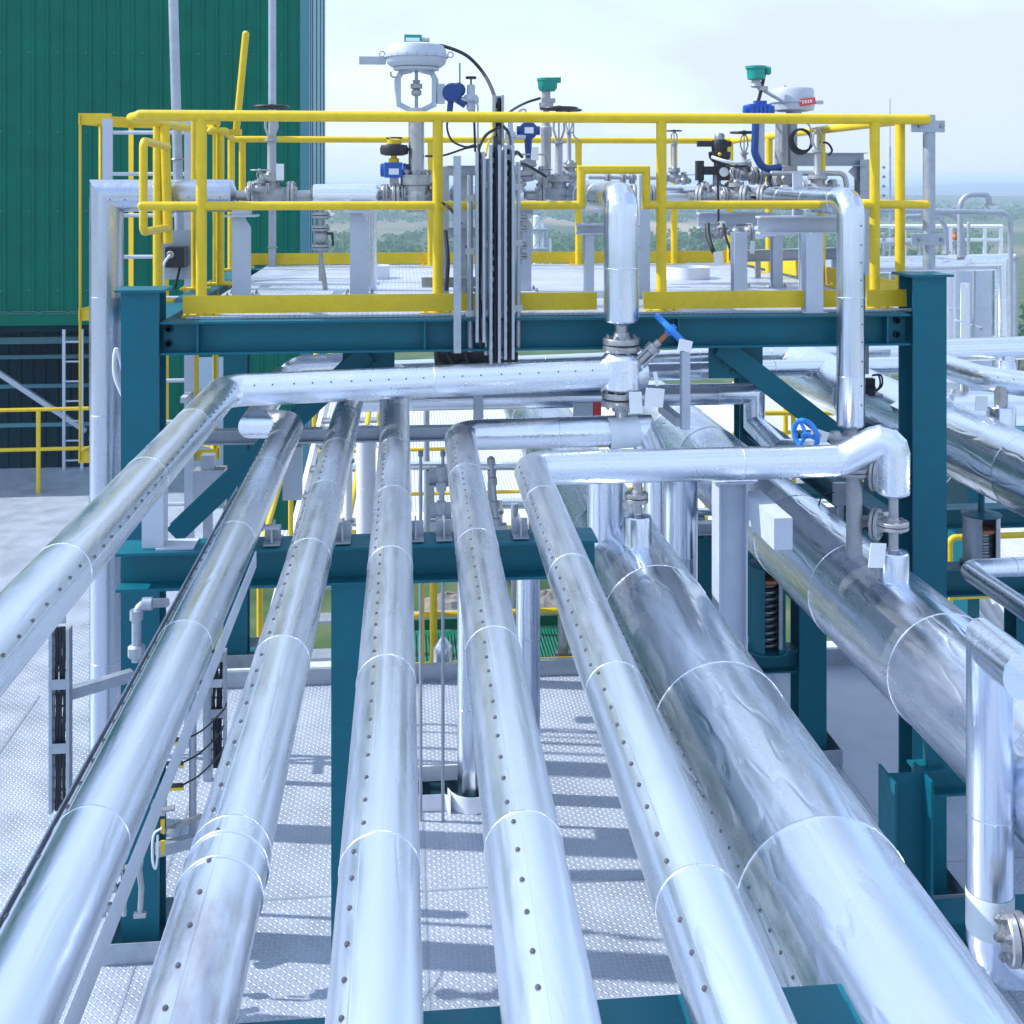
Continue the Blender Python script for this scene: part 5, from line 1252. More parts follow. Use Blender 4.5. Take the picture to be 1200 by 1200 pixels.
MB().hbeam(aty(236, 512, 7.7), aty(600, 506, 7.7), .09, .09).build('beam', M['galv'], t, 0)
for px, y0, y1 in ((456, 412, 515), (566, 462, 505)):
    MB().chan(aty(px, y1 + 40 if px == 456 else y1, 7.64), aty(px, y0, 7.64), .085, .06, .006, YA).build('hanger', M['grey'], t, 0)
p = aty(343, 555, 7.75); MB().bx(p.x - .06, p.x + .06, 7.7, 7.8, p.z - .16, p.z + .18).build('drop_plate', M['galv'], t, 0)
def riser(label, px, pya, pyb, Y, r, seam=None, mat='alu_z', seg=.7):
    a, b = aty(px, pya, Y), aty(px, pyb, Y)
    return clad('vertical_pipe', label, [V((a.x, Y, b.z)), V((a.x, Y, a.z))], r, mat, 0, seg, seam, .12, 'vertical pipes under the platform')
riser('white banded vertical pipe between the third and fourth rack pipes', 429, 500, 830, 9.9, .08, None, 'white', .42)
riser('vertical pipe with a screw row between the fifth and sixth rack pipes', 619, 660, 900, 8.3, .085, 75)
a = atz(549, 985, -.3); clad('vertical_pipe', 'vertical pipe going down through the deck opening with a curved lip', [V((a.x, a.y, -1.2)), V((a.x, a.y, 2.0))], .075, 'alu_z', 0, 1.4, 20, .14, 'vertical pipes under the platform')
ox, oy = a.x, a.y
riser('wide vertical pipe behind the big wrinkled pipe, beside the twin post', 797, 555, 900, 8.6, .13, None)
riser('second wide vertical pipe half hidden behind the big wrinkled pipe', 772, 555, 900, 9.2, .12, None)
for px, who in ((493, 'left'), (519, 'right')):
    p = atz(px, 962, .0); t = thing('hanger_rod', 'thin %s hanger rod running down to the deck opening' % ('first' if px < 500 else 'second'), 'rod', (p.x, p.y, 0), 'thin rods at the deck opening')
    MB().cyl((p.x, p.y, -.3), (p.x, p.y, ZB - .17), .011, n=8).build('rod', M['galv'], t)
    MB().lathe([(.02, 0), (.02, .03)], (p.x, p.y, ZB - .21), UP, 6).build('nut', M['bolt'], t)
# deck opening with its curved lip
t = thing('deck_opening', 'opening in the deck with a curved white upstand round the vertical pipe', 'opening', (ox, oy, 0))
m = MB(); pts = []
w0, e0, s0, n0 = ox - .36, ox + .2, oy - .25, oy + .22
path = [(w0, s0 + .08), (ox - .17, s0 + .08), (ox - .13, s0 + .04)]
for k in range(9):
    a = PI + .25 + (PI - .5) * k / 8; path.append((ox + .02 + .17 * math.cos(a), oy - .04 + .2 * math.sin(a)))
path += [(e0, s0 + .1), (e0, n0), (w0, n0), (w0, s0 + .08)]
path = path[:-1]; n = len(path); gx = sum(p[0] for p in path) / n; gy = sum(p[1] for p in path) / n
inner = [(x + (gx - x) * .03, y + (gy - y) * .03) for x, y in path]
vs = [(x, y, z) for ring, z in ((path, .001), (path, .11), (inner, .11), (inner, .001)) for x, y in ring]
m.add(vs, [(k * n + i, k * n + (i + 1) % n, (k + 1) * n + (i + 1) % n, (k + 1) * n + i) for k in range(3) for i in range(n)])
m.build('upstand', M['white'], t, 30)
m = MB(); q = [(x, y, .006) for x, y in inner]; m.add(q, [tuple(range(len(q)))]); m.build('recess_shade', M['darkwall'], t, 0)  # flat dark sheet on the deck; the hole's shade is put into its colour
# small supports hanging between the rack pipes
for k, (px, y0, y1, Y) in enumerate(((466, 505, 620, 6.9), (517, 545, 610, 6.2), (575, 535, 615, 7.4))):
    t = thing('turnbuckle_rod', ['galvanised rod with clips left of the fifth pipe', 'knobbly rod with turnbuckles beside the fifth pipe', 'slanting rod with eye ends between the fifth and sixth pipes'][k], 'rod', tuple(aty(px, y1, Y)))
    a, b = aty(px, y0, Y), aty(px + (8 if k == 2 else 0), y1, Y)
    MB().cyl(a, b, .014, n=10).build('rod', M['galv'], t)
    m = MB()
    for s in (.02, .3, .65, .9): m.lathe([(.024, 0), (.027, .02), (.024, .05)], a + (b - a) * s, b - a, 8)
    m.build('nuts', M['cast'], t)
    m = MB(); m.bx(b.x - .06, b.x + .06, b.y - .02, b.y + .05, b.z - .05, b.z - .0); m.build('foot', M['galv'], t, 0)
for k, (px, py, Y) in enumerate(((519, 557, 7.6), (520, 598, 7.6))):
    p = aty(px, py, Y); t = thing('flat_bracket', ['upper flat grey plate behind the knobbly rod', 'lower flat grey plate behind the knobbly rod'][k], 'bracket', tuple(p))
    MB().bx(p.x - .09, p.x + .05, Y, Y + .012, p.z - .05, p.z + .05).build('plate', M['galv'], t, 0)
    MB().bx(p.x - .09, p.x + .09, Y - .06, Y - .0005, p.z - .06, p.z - .05).build('ledge', M['galv'], t, 0)
p = aty(701, 481, 7.6); t = thing('red_nameplate', 'small red plate standing behind the lower crossing pipe', 'plate', tuple(p))
MB().bx(p.x - .03, p.x + .02, 7.6, 7.64, p.z - .06, p.z + .05).build('plate', M['red'], t, 0); MB().bx(p.x - .16, p.x - .035, 7.6, 7.64, p.z - .06, p.z + .05).build('frame', M['grey'], t, 0)
# walkways beyond the deck
def walkway(label, y0, y1, x0, x1, z, posts, mat, tz=True):
    t = thing('walkway', label, 'walkway', ((x0 + x1) / 2, y0, z), 'yellow railed walkways behind the deck')
    MB().bx(x0, x1, y0, y1, z - .04, z).build('floor', M[mat], t, 0)
    m = MB(); m.hbeam((x0, y0 + .1, z - .13), (x1, y0 + .1, z - .13), .17, .1); m.hbeam((x0, y1 - .1, z - .13), (x1, y1 - .1, z - .13), .17, .1); m.build('girder', M['teal'], t, 0)
    for k in range(posts):
        x = x0 + .2 + (x1 - x0 - .4) * k / (posts - 1); MB().cyl((x, y0 + .04, z), (x, y0 + .04, z + 1.1), .026, n=10).build('post', M['yellow'], t)
        if k % 2 == 0: MB().bx(x - .08, x + .08, y1 - .3, y1 - .14, -16, z - .216).build('leg', M['teal'], t, 0)
    for h in (.55, 1.1): tube(t, 'rail', [(x0, y0 + .04, z + h), (x1, y0 + .04, z + h)], .024, 'yellow', 10)
    MB().bx(x0, x1, y0 + .075, y0 + .083, z + .01, z + .12).build('toe_board', M['yellow'], t, 0)
    if mat == 'greengrate':
        m = MB(); x = x0 + .02
        while x < x1: m.bx(x, x + .018, y0 + .1, y1 - .25, z + .001, z + .03); x += .03
        m.build('grating_bars', M[mat], t, 0)
        for h in (.55,): tube(t, 'rail', [(x0, y1 - .04, z + h), (x1, y1 - .04, z + h)], .024, 'yellow', 10)
        MB().bx(x0, x1, y1 - .06, y1 - .052, z + .031, z + .16).build('kerb', M['white'], t, 0); MB().bx(x0, x1, y1 - .2, y1 - .19, z + .031, z + .13).build('side_strip', M[mat], t, 0)
walkway('green grating walkway with yellow toe board just behind the deck edge', 10.3, 11.55, -.02, 3.0, -.2, 4, 'greengrate')
walkway('white floored walkway with yellow rails farther behind the rack pipes', 14.6, 15.8, -1.0, 5.6, -.28, 5, 'white')
t = thing('rail_post', 'single yellow rail post rising between the two thin rods beyond the deck edge', 'post', tuple(aty(508, 796, 10.22)))
a = aty(508, 796, 10.22); MB().cyl((a.x, 10.22, -.19), (a.x, 10.22, 1.15), .032, n=12).build('post', M['yellow'], t)
t = thing('capped_drum', 'small bright drum with a cone cap standing behind the thin rods', 'drum', tuple(aty(519, 790, 10.05)))
p = aty(519, 796, 10.15); m = MB(); m.lathe([(.085, 0), (.085, .3), (.08, .31), (.02, .38), (0, .385)], (p.x, 10.15, -.16), UP, 24); m.build('drum', M['alu_z'], t)
# stair with yellow handrails left of the rack post
t = thing('access_stair', 'steel stair with yellow handrails seen between the second and third pipes', 'stair', tuple(aty(325, 760, 11.5)))
s0, s1 = aty(306, 800, 11.0), aty(345, 560, 15.0)
for dx in (0, .75): MB().bar(V((s0.x + dx, 11.0, -.3)), V((s0.x + dx + .4, 15, 1.6)), .05, .2).build('stringer', M['white'], t, 0)
for k in range(11):
    f = k / 10; MB().bx(s0.x + .03 + .4 * f, s0.x + .72 + .4 * f, 11 + 4 * f - .1, 11 + 4 * f + .12, -.3 + 1.9 * f + .05, -.3 + 1.9 * f + .08).build('tread', M['galv'], t, 0)
for dx in (0, .75):
    tube(t, 'handrail', [V((s0.x + dx, 10.9, -.25)), V((s0.x + dx, 10.9, .75)), V((s0.x + dx + .4, 15, 2.65))], .028, 'yellow', rad=.12)
    for f in (.35, .7, 1.0): MB().cyl((s0.x + dx + .4 * f, 11 + 4 * f, -.3 + 1.9 * f), (s0.x + dx + .4 * f, 11 + 4 * f, .75 + 1.9 * f - .04), .026, n=10).build('post', M['yellow'], t)
t = thing('steel_post', 'teal post standing beyond the deck edge right of the wide vertical pipes', 'post', tuple(aty(828, 720, 10.1)))
a = aty(828, 628, 10.1); MB().hbeam((a.x, 10.1, -.5), (a.x, 10.1, a.z), .17, .17, .011, .009, YA).build('post', M['teal'], t, 0)
MB().hbeam((a.x - .6, 10.1, a.z + .07), (a.x + .45, 10.1, a.z + .07), .1, .1).build('pale_beam', M['grey'], t, 0)
for k, (px, y0, y1, Y, r, lab) in enumerate(((603, 590, 700, 10.6, .035, 'slim galvanised upright behind the sixth rack pipe'), (585, 585, 640, 11.2, .03, 'thin white upright behind the slanting rod'), (660, 640, 800, 10.5, .05, 'pale upright pipe behind the sixth rack pipe above the deck edge'), (408, 500, 640, 10.9, .04, 'thin pale upright left of the white banded pipe'), (500, 480, 560, 12.0, .03, 'thin upright behind the fifth pipe elbow'))):
    a, b = aty(px, y0, Y), aty(px, y1, Y); q = thing('upright_pipe', lab, 'pipe', (b.x, Y, b.z), 'slim uprights behind the rack'); MB().cyl(b - UP * .6, a, r, n=14).build('pipe', M['galv' if k % 2 == 0 else 'white'], q)
    for s in (.2, .7): c = b + (a - b) * s; MB().lathe([(r * 1.5, 0), (r * 1.5, .03)], c, UP, 12).build('clamp', M['bolt'], q)
for k, (x0, x1, py, Y, r, lab) in enumerate(((480, 640, 546, 11.6, .045, 'level pipe beyond the deck behind the knobbly rod'), (560, 720, 590, 12.2, .06, 'lower level pipe behind the sixth rack pipe'), (640, 840, 600, 11.0, .04, 'thin level pipe behind the vent riser'))):
    a, b = aty(x0, py, Y), aty(x1, py, Y); q = thing('level_pipe', lab, 'pipe', tuple(a), 'level pipes behind the rack'); MB().cyl(a, b, r, n=18).build('pipe', M['alu_x'], q)
    for s in (.15, .6, .9): c = a + (b - a) * s; MB().bx(c.x - .04, c.x + .04, Y - .04, Y + .04, c.z - .9, c.z - r * .9).build('support', M['galv'], q, 0)
# pump skid glimpsed low at the right, behind the frame
p = aty(1150, 720, 11.5)
t = thing('pump_skid', 'cluster of pale pipes and flanges low behind the right teal frame', 'pump', tuple(p))
for k in range(4): MB().cyl(p + V((-.28 + k * .14, k * .1, .2)), p + V((-.02 + k * .16, -.6 + k * .1, -.55)), .05, n=14).build('pipe', M['white'], t)
m = MB(); m.ball(p + V((.1, .5, .25)), .2, 16); m.cyl(p + V((.2, -.3, -.2)), p + V((.5, -.3, -.3)), .09, n=16); m.bx(p.x - .4, p.x + .7, p.y - .5, p.y + .9, p.z - .9, p.z - .75); m.build('casing', M['cast'], t)
flange_pair(t, p + V((.12, -.45, -.35)), V((.2, -.9, .3)), .04, .12, .03, 6, 'cast')
t = thing('guard_rail', 'yellow rail low behind the right teal column and the spring support', 'railing', tuple(aty(1115, 680, 11)), 'yellow rails low behind the right column')
a = aty(1113, 630, 11); z0 = Z_at(1113, 745, 11)
for dx in (0, 1.4): MB().cyl((a.x + dx, 11, -.3), (a.x + dx, 11, a.z - .03), .028, n=10).build('post', M['yellow'], t)
tube(t, 'rail', [(a.x, 11, -.3), a, (a.x + 2.6, 11, a.z + .02)], .03, 'yellow', rad=.06); tube(t, 'mid_rail', [(a.x, 11, Z_at(1113, 700, 11)), (a.x + 2.6, 11, Z_at(1113, 697, 11))], .025, 'yellow')
for k, (pxa, pxb, py, Y) in enumerate(((880, 1045, 484, 12.5), (860, 1060, 450, 13.0))):
    t = thing('guard_rail', ['yellow rail behind the blue handwheel under the platform', 'higher yellow rail behind the right rear column under the platform'][k], 'railing', tuple(aty(pxa, py, Y)), 'yellow rails far under the platform')
    a, b = aty(pxa, py, Y), aty(pxb, py, Y)
    tube(t, 'rail', [a, b], .028, 'yellow'); tube(t, 'mid_rail', [a - UP * .55, b - UP * .55], .024, 'yellow')
    for f in (.3, .75):
        p = a + (b - a) * f; MB().cyl((p.x, p.y, p.z - 1.1), (p.x, p.y, p.z - .02), .028, n=10).build('post', M['yellow'], t)
    MB().bx(a.x, b.x, Y + .04, Y + 1.2, a.z - 1.15, a.z - 1.1).build('floor', M['white'], t, 0)
    MB().hbeam((a.x, Y + .1, a.z - 1.24), (b.x, Y + .1, a.z - 1.24), .17, .12).build('girder', M['teal'], t, 0)
    for x in (a.x + .3, b.x - .2): MB().bx(x - .08, x + .08, Y + .6, Y + .76, -16, a.z - 1.151).build('leg', M['teal'], t, 0)
p = aty(1022, 440, 6.9)
t = thing('cable_box', 'dark enclosure with looped cables clipped behind the slim riser', 'box', tuple(p))
MB().bx(p.x - .045, p.x + .0, 6.95, 7.0, p.z + .0, 3.2).build('channel', M['galv'], t, 0)
m = MB(); m.bx(p.x - .05, p.x + .02, 6.9, 6.949, p.z - .11, p.z - .02); m.lathe([(.03, -.02), (.035, .03)], p + V((-.01, 0, -.1)), UP, 12); m.build('housing', M['black'], t)
for k in range(2): cable('', [p + V((.0, 0, .0)), p + V((.04 + .015 * k, 0, -.0)), p + V((.05 + .012 * k, 0, -.06)), p + V((.02, 0, -.1))], .006, None, 'lead', 'rubber', t)
m = MB(); m.bx(p.x - .16, p.x + .06, 6.88, 7.0, p.z - .135, p.z - .112); m.build('shelf', M['galv'], t, 0)
p = aty(955, 572, 7.2)
t = thing('instrument_box', 'small grey instrument bracket with a thin cable behind the large pipe', 'bracket', tuple(aty(978, 590, 7.2)))
p = aty(982, 588, 7.2); MB().bx(p.x - .03, p.x + .05, 7.18, 7.22, p.z - .02, p.z + .12).build('box', M['galv'], t, 0); MB().bx(p.x, p.x + .03, 7.18, 7.22, p.z - .2, p.z - .021).build('leg', M['galv'], t, 0)
cable('', [p + V((-.03, 0, .06)), p + V((-.09, 0, .05)), p + V((-.12, 0, .0)), p + V((-.12, 0, -.06))], .005, None, 'lead', 'rubber', t)

# ------------------------------------------------------------------ lower left: cable ladders, struts and instruments round the corner column
def slotted(label, px, pya, pyb, Y):
    a, b = aty(px, pya, Y), aty(px, pyb, Y)
    t = thing('slotted_tray', label, 'cable tray', (a.x, Y, b.z), 'slotted trays by the left column')
    m = MB(); m.bx(a.x - .05, a.x - .034, Y - .03, Y + .03, b.z, a.z); m.bx(a.x + .034, a.x + .05, Y - .03, Y + .03, b.z, a.z); m.build('side_rail', M['galv'], t, 0)
    m = MB(); z = b.z + .03
    while z < a.z: m.bx(a.x - .0335, a.x + .0335, Y + .02, Y + .026, z, z + .012); z += .06
    for z in (b.z + .3, b.z + .62, b.z + .95): m.bx(a.x - .0335, a.x + .0335, Y - .03, Y - .024, z, z + .05)
    m.build('rung_plate', M['galv'], t, 0)
    for k in range(3):
        cable('', [(a.x - .02 + .018 * k + random.uniform(-.004, .004), Y + .005, b.z + (a.z - b.z) * f / 7) for f in range(8)], .009, None, 'cable', 'rubber', t)
slotted('slotted upright tray of dark cables on the deck left of the corner pipe', 71, 735, 950, 6.1)
slotted('slotted upright tray of dark cables between the second and third pipes', 255, 762, 900, 6.9)
x0 = X_at(82, 6.2); x1 = X_at(158, 6.45)
t = thing('strut_bar', 'grey horizontal strut joining the slotted tray to the left column', 'strut', (x0, 6.3, .8)); z = Z_at(110, 800, 6.3)
MB().bar((x0, 6.18, z), (x1, 6.38, z), .05, .055).build('strut', M['galv'], t, 0)
# angle tray lying along the second pipe
u = (p2b - p2a).normalized(); sd = V((-u.y, u.x, 0)).normalized()
t = thing('pipe_side_tray', 'long grey angle tray of cables fixed along the left of the second pipe', 'cable tray', tuple(p2a), None)
q0, q1 = p2a + u * .5, p2a + (p2b - p2a) * .78
m = MB(); m.prism([(0, -.035), (.004, -.035), (.004, .03), (0, .03)], q0 + sd * .098 - UP * .012, q1 + sd * .098 - UP * .012, UP); m.prism([(-.03, -.035), (-.0005, -.035), (-.0005, -.031), (-.03, -.031)], q0 + sd * .098 - UP * .012, q1 + sd * .098 - UP * .012, UP); m.build('angle', M['galv'], t, 0)
cable('', [q0 + (q1 - q0) * (k / 12) + sd * .09 + UP * (-.03 + random.uniform(-.004, .004)) for k in range(13)], .009, None, 'cable', 'rubber', t)
MB().prism([(0, -.03), (.005, -.03), (.005, .03), (0, .03)], p2a + u * .5 - sd * .083 - UP * .062, p2a + (p2b - p2a) * .66 - sd * .083 - UP * .062, UP).build('angle', M['grey'], t, 0)
for f in (.25, .5, .74):
    c = p2a + (p2b - p2a) * f; MB().bar(c + sd * .12 - UP * .095, c - sd * .12 - UP * .095, .03, .012).build('cross_clip', M['galv'], t, 0)
# grey conduit elbow and column instruments
t = thing('conduit_elbow', 'grey conduit elbow with a union nut on the left column', 'conduit', tuple(aty(158, 730, 6.3)))
e0, e1, e2 = aty(196, 706, 6.42), aty(160, 708, 6.3), aty(160, 775, 6.3)
tube(t, 'tube', [e0, e1, e2], .024, 'galv', rad=.05, ends=False)
m = MB(); m.lathe([(.034, 0), (.034, .05)], e1 - XA * -.03, XA, 14); m.lathe([(.034, 0), (.034, .05)], e1 - UP * .08, UP, 14); m.lathe([(.03, 0), (.045, .01), (.045, .06), (.03, .07)], e1 - UP * .28, UP, 8); m.build('fittings', M['galv'], t)
cx, cy = xl, YF - .1
GI = 'small fittings on the left column'
for k, (px, py) in enumerate(((211, 868), (207, 896), (207, 922))):
    p = aty(px, py, 6.2)
    t = thing('sensor_plug', ['topmost', 'middle', 'lowest'][k] + ' black and yellow cable plug right of the left column', 'cable plug', tuple(p), GI)
    MB().bx(p.x - .035, p.x + .035, 6.19, 6.21, p.z - .016, p.z - .001).build('clip', M['yellow'], t, 0)
    m = MB(); m.cyl(p + V((-.07, 0, .008)), p + V((.03, 0, .008)), .011, n=8); m.build('plug', M['black'], t)
    cable('', [p + V((.03, 0, .008)), p + V((.1, .1, .006)), p + V((.17, .3, .01)), p + V((.175, .42, .0))], .005, None, 'lead', 'rubber', t)
p = aty(186, 975, 6.2)
t = thing('instrument_manifold', 'steel instrument manifold with yellow tags and a coiled white lead on the left column', 'instrument', tuple(p))
m = MB(); m.bx(p.x - .04, p.x + .03, 6.2, 6.26, p.z + .08, p.z + .14); m.cyl(p + V((-.03, 0, .11)), p + V((.08, 0, .12)), .014, n=10); m.cyl(p + V((.02, 0, -.0)), p + V((.2, .1, .02)), .014, n=10); m.lathe([(.02, 0), (.024, .01), (.024, .03), (.018, .04)], p + V((.045, 0, .005)), XA, 8); m.build('manifold', M['bare'], t)
for z in (.03, -.08): MB().bx(p.x + .012, p.x + .032, 6.185, 6.195, p.z + z - .03, p.z + z + .04).build('yellow_tag', M['yellow'], t, 0)
cable('', [p + V((.02, -.02, .03)), p + V((-.02, -.03, .0)), p + V((-.025, -.03, -.12)), p + V((-.01, -.03, -.17)), p + V((0, -.03, -.1)), p + V((.0, -.03, 0))], .006, None, 'lead', 'white', t)
t = thing('drain_lever', 'thin steel valve with a long lever hanging at the foot of the left column', 'valve', tuple(aty(163, 1020, 6.2)))
a, b = aty(162, 1010, 6.2), aty(164, 1072, 6.2)
m = MB(); m.sweep([a + V((0, 0, .05)), a, (a + b) / 2 + XA * .012, b], .014, 10); m.lathe([(.022, -.03), (.026, 0), (.022, .03)], a, UP, 10); m.cyl(b + V((-.03, 0, 0)), b + V((.03, 0, 0)), .016, n=10); m.build('lever', M['bare'], t)
MB().cyl(a + V((-.07, 0, -.03)), V((a.x - .07, 6.2, b.z)), .012, n=8).build('pipe', M['cast'], t)
for k, (px, py) in enumerate(((144, 1020), (137, 1040), (131, 1062))):
    p = aty(px, py, 6.1); t = thing('tube_fitting', ['upper', 'middle', 'lower'][k] + ' nut fitting in the row beside the second pipe near the deck', 'fitting', tuple(p), 'row of tube fittings')
    m = MB(); m.lathe([(.014, -.04), (.022, -.03), (.022, 0), (.014, .005), (.024, .01), (.024, .035), (.01, .04)], p, V((1, .2, .1)), 8); m.bx(p.x - .07, p.x - .03, 6.09, 6.11, p.z - .05, p.z + .05); m.build('fitting', M['bolt'], t)
t = thing('strut_bar', 'grey horizontal strut between the left column and the vertical grey conduit', 'strut', tuple(aty(200, 990, 6.35))); z = Z_at(200, 998, 6.4)
MB().bar((xl + .1, 6.42, z), (X_at(228, 6.5), 6.5, z), .05, .06).build('strut', M['galv'], t, 0)
p = aty(226, 990, 6.6); t = thing('vertical_conduit', 'plain grey vertical conduit between the second and third pipes', 'conduit', (p.x, 6.6, 0))
MB().cyl((p.x, 6.6, .0), (p.x, 6.6, 2.0), .02, n=12).build('tube', M['galv'], t)

# ------------------------------------------------------------------ green sheet building on the left
YB = 17.6; xc = X_at(360, YB); yE = 21.6
bld = thing('process_building', 'dark green corrugated sheet building standing over an open undercroft at the left', 'building', (-6, YB, 0))
zl = Z_at(50, 381, YB); zt = 9.3
def corr(x0, x1, y, z0, z1, pitch=.2):
    m = MB(); out = []; x = x0
    while x < x1 - 1e-3:
        for f, d in ((0, 0), (.4, 0), (.5, .028), (.62, .028), (.72, 0)):
            if x + f * pitch <= x1: out.append((x + f * pitch, y - d))
        x += pitch
    out.append((x1, y))
    for (a, b) in zip(out, out[1:]):
        m.add([(a[0], a[1], z0), (b[0], b[1], z0), (b[0], b[1], z1), (a[0], a[1], z1)], [(0, 1, 2, 3)])
    return m
xo = X_at(118, YB)
corr(-15, xc, YB, zl + .18, zt).build('front_wall', M['greenwall'], bld, 0)
corr(xo, xc, YB + .001, -1, zl + .0).build('front_wall', M['greenwall'], bld, 0)
m = MB(); m.bx(-15, xc + .01, YB - .045, YB + .02, zl, zl + .17); m.build('base_flashing', M['greenwall'], bld, 0)
m = MB(); x = -15
while x < xc - .2: m.sweep([(x, YB - .05, zl + .20), (x + .16, YB - .05, zl + .20), (x + .2, YB - .05, zl + .175), (x + .24, YB - .05, zl + .20), (x + .4, YB - .05, zl + .2)], .006, 5); x += .4
m.build('closure_strip', M['trim'], bld, 0)
m = MB(); z = zl + .5
while z < zt:
    x = -9.0
    while x < xc - .15: m.lathe([(.012, 0), (.012, .006), (.006, .01)], (x + .05, YB, z), -YA, 6); x += .4
    z += 1.15
m.build('screws', M['trim'], bld, 0)
m = MB(); m.bx(xc - .005, xc + .012, YB - .03, yE, -1, zt)
for y in (.35, .8, 1.7, 2.6, 3.4): m.bx(xc + .0125, xc + .03, YB + y, YB + y + .06, -1, zt)
m.build('side_wall', M['trim'], bld, 0)
MB().bx(xc - .1, xc + .034, YB - .034, YB + .09, -1, zt + .02).build('corner_trim', M['trim'], bld, 0)
MB().bx(-15, xc - .011, YB + .1, yE, zt - .1, zt).build('roof', M['darkwall'], bld, 0)
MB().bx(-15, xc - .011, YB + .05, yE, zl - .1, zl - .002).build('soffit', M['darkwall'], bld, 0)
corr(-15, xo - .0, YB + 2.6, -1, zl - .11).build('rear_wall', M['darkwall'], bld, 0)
MB().bx(xo - .14, xo - .0005, YB + .03, YB + 2.5, -1, zl - .101).build('side_jamb', M['greenwall'], bld, 0)
MB().bx(X_at(229, YB), X_at(263, YB), YB - .05, YB - .03, .0, Z_at(240, 418, YB)).build('door', M['door'], bld, 0)
MB().bx(X_at(233, YB), X_at(236, YB), YB - .09, YB - .051, .95, 1.1).build('handle', M['galv'], bld.children[-1], 0)
MB().bx(X_at(275, YB), X_at(291, YB), YB - .06, YB - .03, -.5, zl).build('grey_pilaster', M['galv'], bld, 0)
MB().bx(-15, xo - .2, YB + .6, YB + .7, zl - .35, zl - .25).build('undercroft_beam', M['trim'], bld, 0)
for z in (.35, .95, 1.4): MB().bx(-15, xo - .15, YB + 1.2, YB + 1.25, z, z + .06).build('girt', M['trim'], bld, 0)
MB().bar(aty(-60, 398, YB + .3), aty(101, 505, YB + .3), .07, .07).build('diagonal_brace', M['grey'], bld, 0)
t = thing('rung_ladder', 'pale rung ladder standing in the dark opening under the green building', 'ladder', tuple(aty(85, 538, YB)))
a, b = X_at(75, YB - .1), X_at(96, YB - .1); z1 = Z_at(85, 386, YB - .1)
for x in (a, b): MB().bx(x - .02, x + .02, YB - .12, YB - .08, .0, z1).build('stringer', M['grey'], t, 0)
z = .12
while z < z1: MB().cyl((a + .021, YB - .1, z), (b - .021, YB - .1, z), .013, n=8).build('rung', M['grey'], t); z += .285
t = thing('guard_rail', 'yellow railing on the far left of the deck before the dark opening', 'railing', (-7, 16.2, 0))
for px in (-60, 45): x = X_at(px, 16.2); MB().cyl((x, 16.2, 0), (x, 16.2, 1.1), .03, n=12).build('post', M['yellow'], t)
for h in (1.09, .56): tube(t, 'rail', [(-9.5, 16.2, h), (X_at(103, 16.2), 16.2, h + .02)], .026, 'yellow')
for x in (-14, -9): MB().bx(x - .15, x + .15, 18.5, 18.8, -16, -1).build('leg', M['teal'], bld, 0)
# white box on a post near the left column
p = aty(243, 560, 8.3)
t = thing('meter_box', 'pale meter box with a smaller box on top behind the leftmost pipe', 'box', tuple(p))
MB().bx(p.x - .09, p.x + .12, 8.25, 8.4, p.z - .2, p.z + .06).build('cabinet', M['galv'], t, 0); MB().bx(p.x - .04, p.x + .05, 8.27, 8.36, p.z + .061, p.z + .16).build('head', M['galv'], t, 0); MB().bx(p.x - .03, p.x + .03, 8.3, 8.35, .0, p.z - .201).build('post', M['galv'], t, 0)

# ------------------------------------------------------------------ right background: tank, header, pipework
t = thing('pale_tank', 'tall pale panelled tank in the right background under the piping', 'tank', (X_at(1130, 15.5), 15.5, -16))
x0, x1 = X_at(1085, 15.2), X_at(1166, 15.2); z1 = Z_at(1120, 318, 15.2)
MB().lathe([(.62, -16), (.62, z1), (.55, z1 + .05), (0, z1 + .1)], ((x0 + x1) / 2 + .1, 15.8, 0), UP, 48).build('shell', M['grey'], t)
m = MB()
for z in (z1 - .5, z1 - 1.2, z1 - 2.1): m.torus(((x0 + x1) / 2 + .1, 15.8, z), UP, .62, .008, 48, 6)
m.build('hoop_seam', M['grey'], t)
m = MB()
for px, w in ((1101, .05), (1110, .05), (1118, .03), (1131, .1)): m.cyl((X_at(px, 14.9), 14.9, -2), (X_at(px, 14.9), 14.9, Z_at(px, 322 if w < .1 else 332, 14.9)), w * .6, n=10)
m.build('downcomer', M['white'], t)
cross('bright header pipe at the far right passing behind the teal column', 810, 420, 1250, 406, 12.2, .125, group='headers in the right background', screw=None)
a = aty(1176, 415, 12.2); clad('header_branch', 'bright branch pipe dropping from the far right header', [a, V((a.x, 12.2, a.z - .1)), V((a.x - .15, 11.6, a.z - .75))], .12, 'alu_z', 0, .5, None, cat='pipe')
h0, h1 = aty(960, 312, 14.0), aty(1172, 307, 14.0)
clad('upper_header', 'upper bright header with a mitred drop at the right end', [h0, h1, V((h1.x, 14, Z_at(1172, 393, 14.0)))], .105, 'alu_x', 0, .8, 60, .12, cat='pipe', cones=((1, .04),))
GB = 'thin white pipes above the upper header'
def thin(label, pts, Y, r, rad, mat='galv'):
    P = [aty(x, y, Y) for x, y in pts]; t = thing('thin_pipe', label, 'pipe', tuple(P[0]), GB); tube(t, 'pipe', P, r, mat, rad=rad, ends=False)
    for q in (P[0], P[-1]): MB().lathe([(r * 1.8, 0), (r * 1.8, .03)], q - UP * .015, UP, 12).build('flange', M['cast'], t)
    return t
thin('long white pipe with a square drop at the far right edge', ((1025, 246), (1184, 249), (1184, 396)), 13.4, .03, .12)
thin('white gooseneck pipe standing highest above the upper header', ((1125, 300), (1125, 228), (1158, 228), (1160, 240)), 13.7, .034, .16)
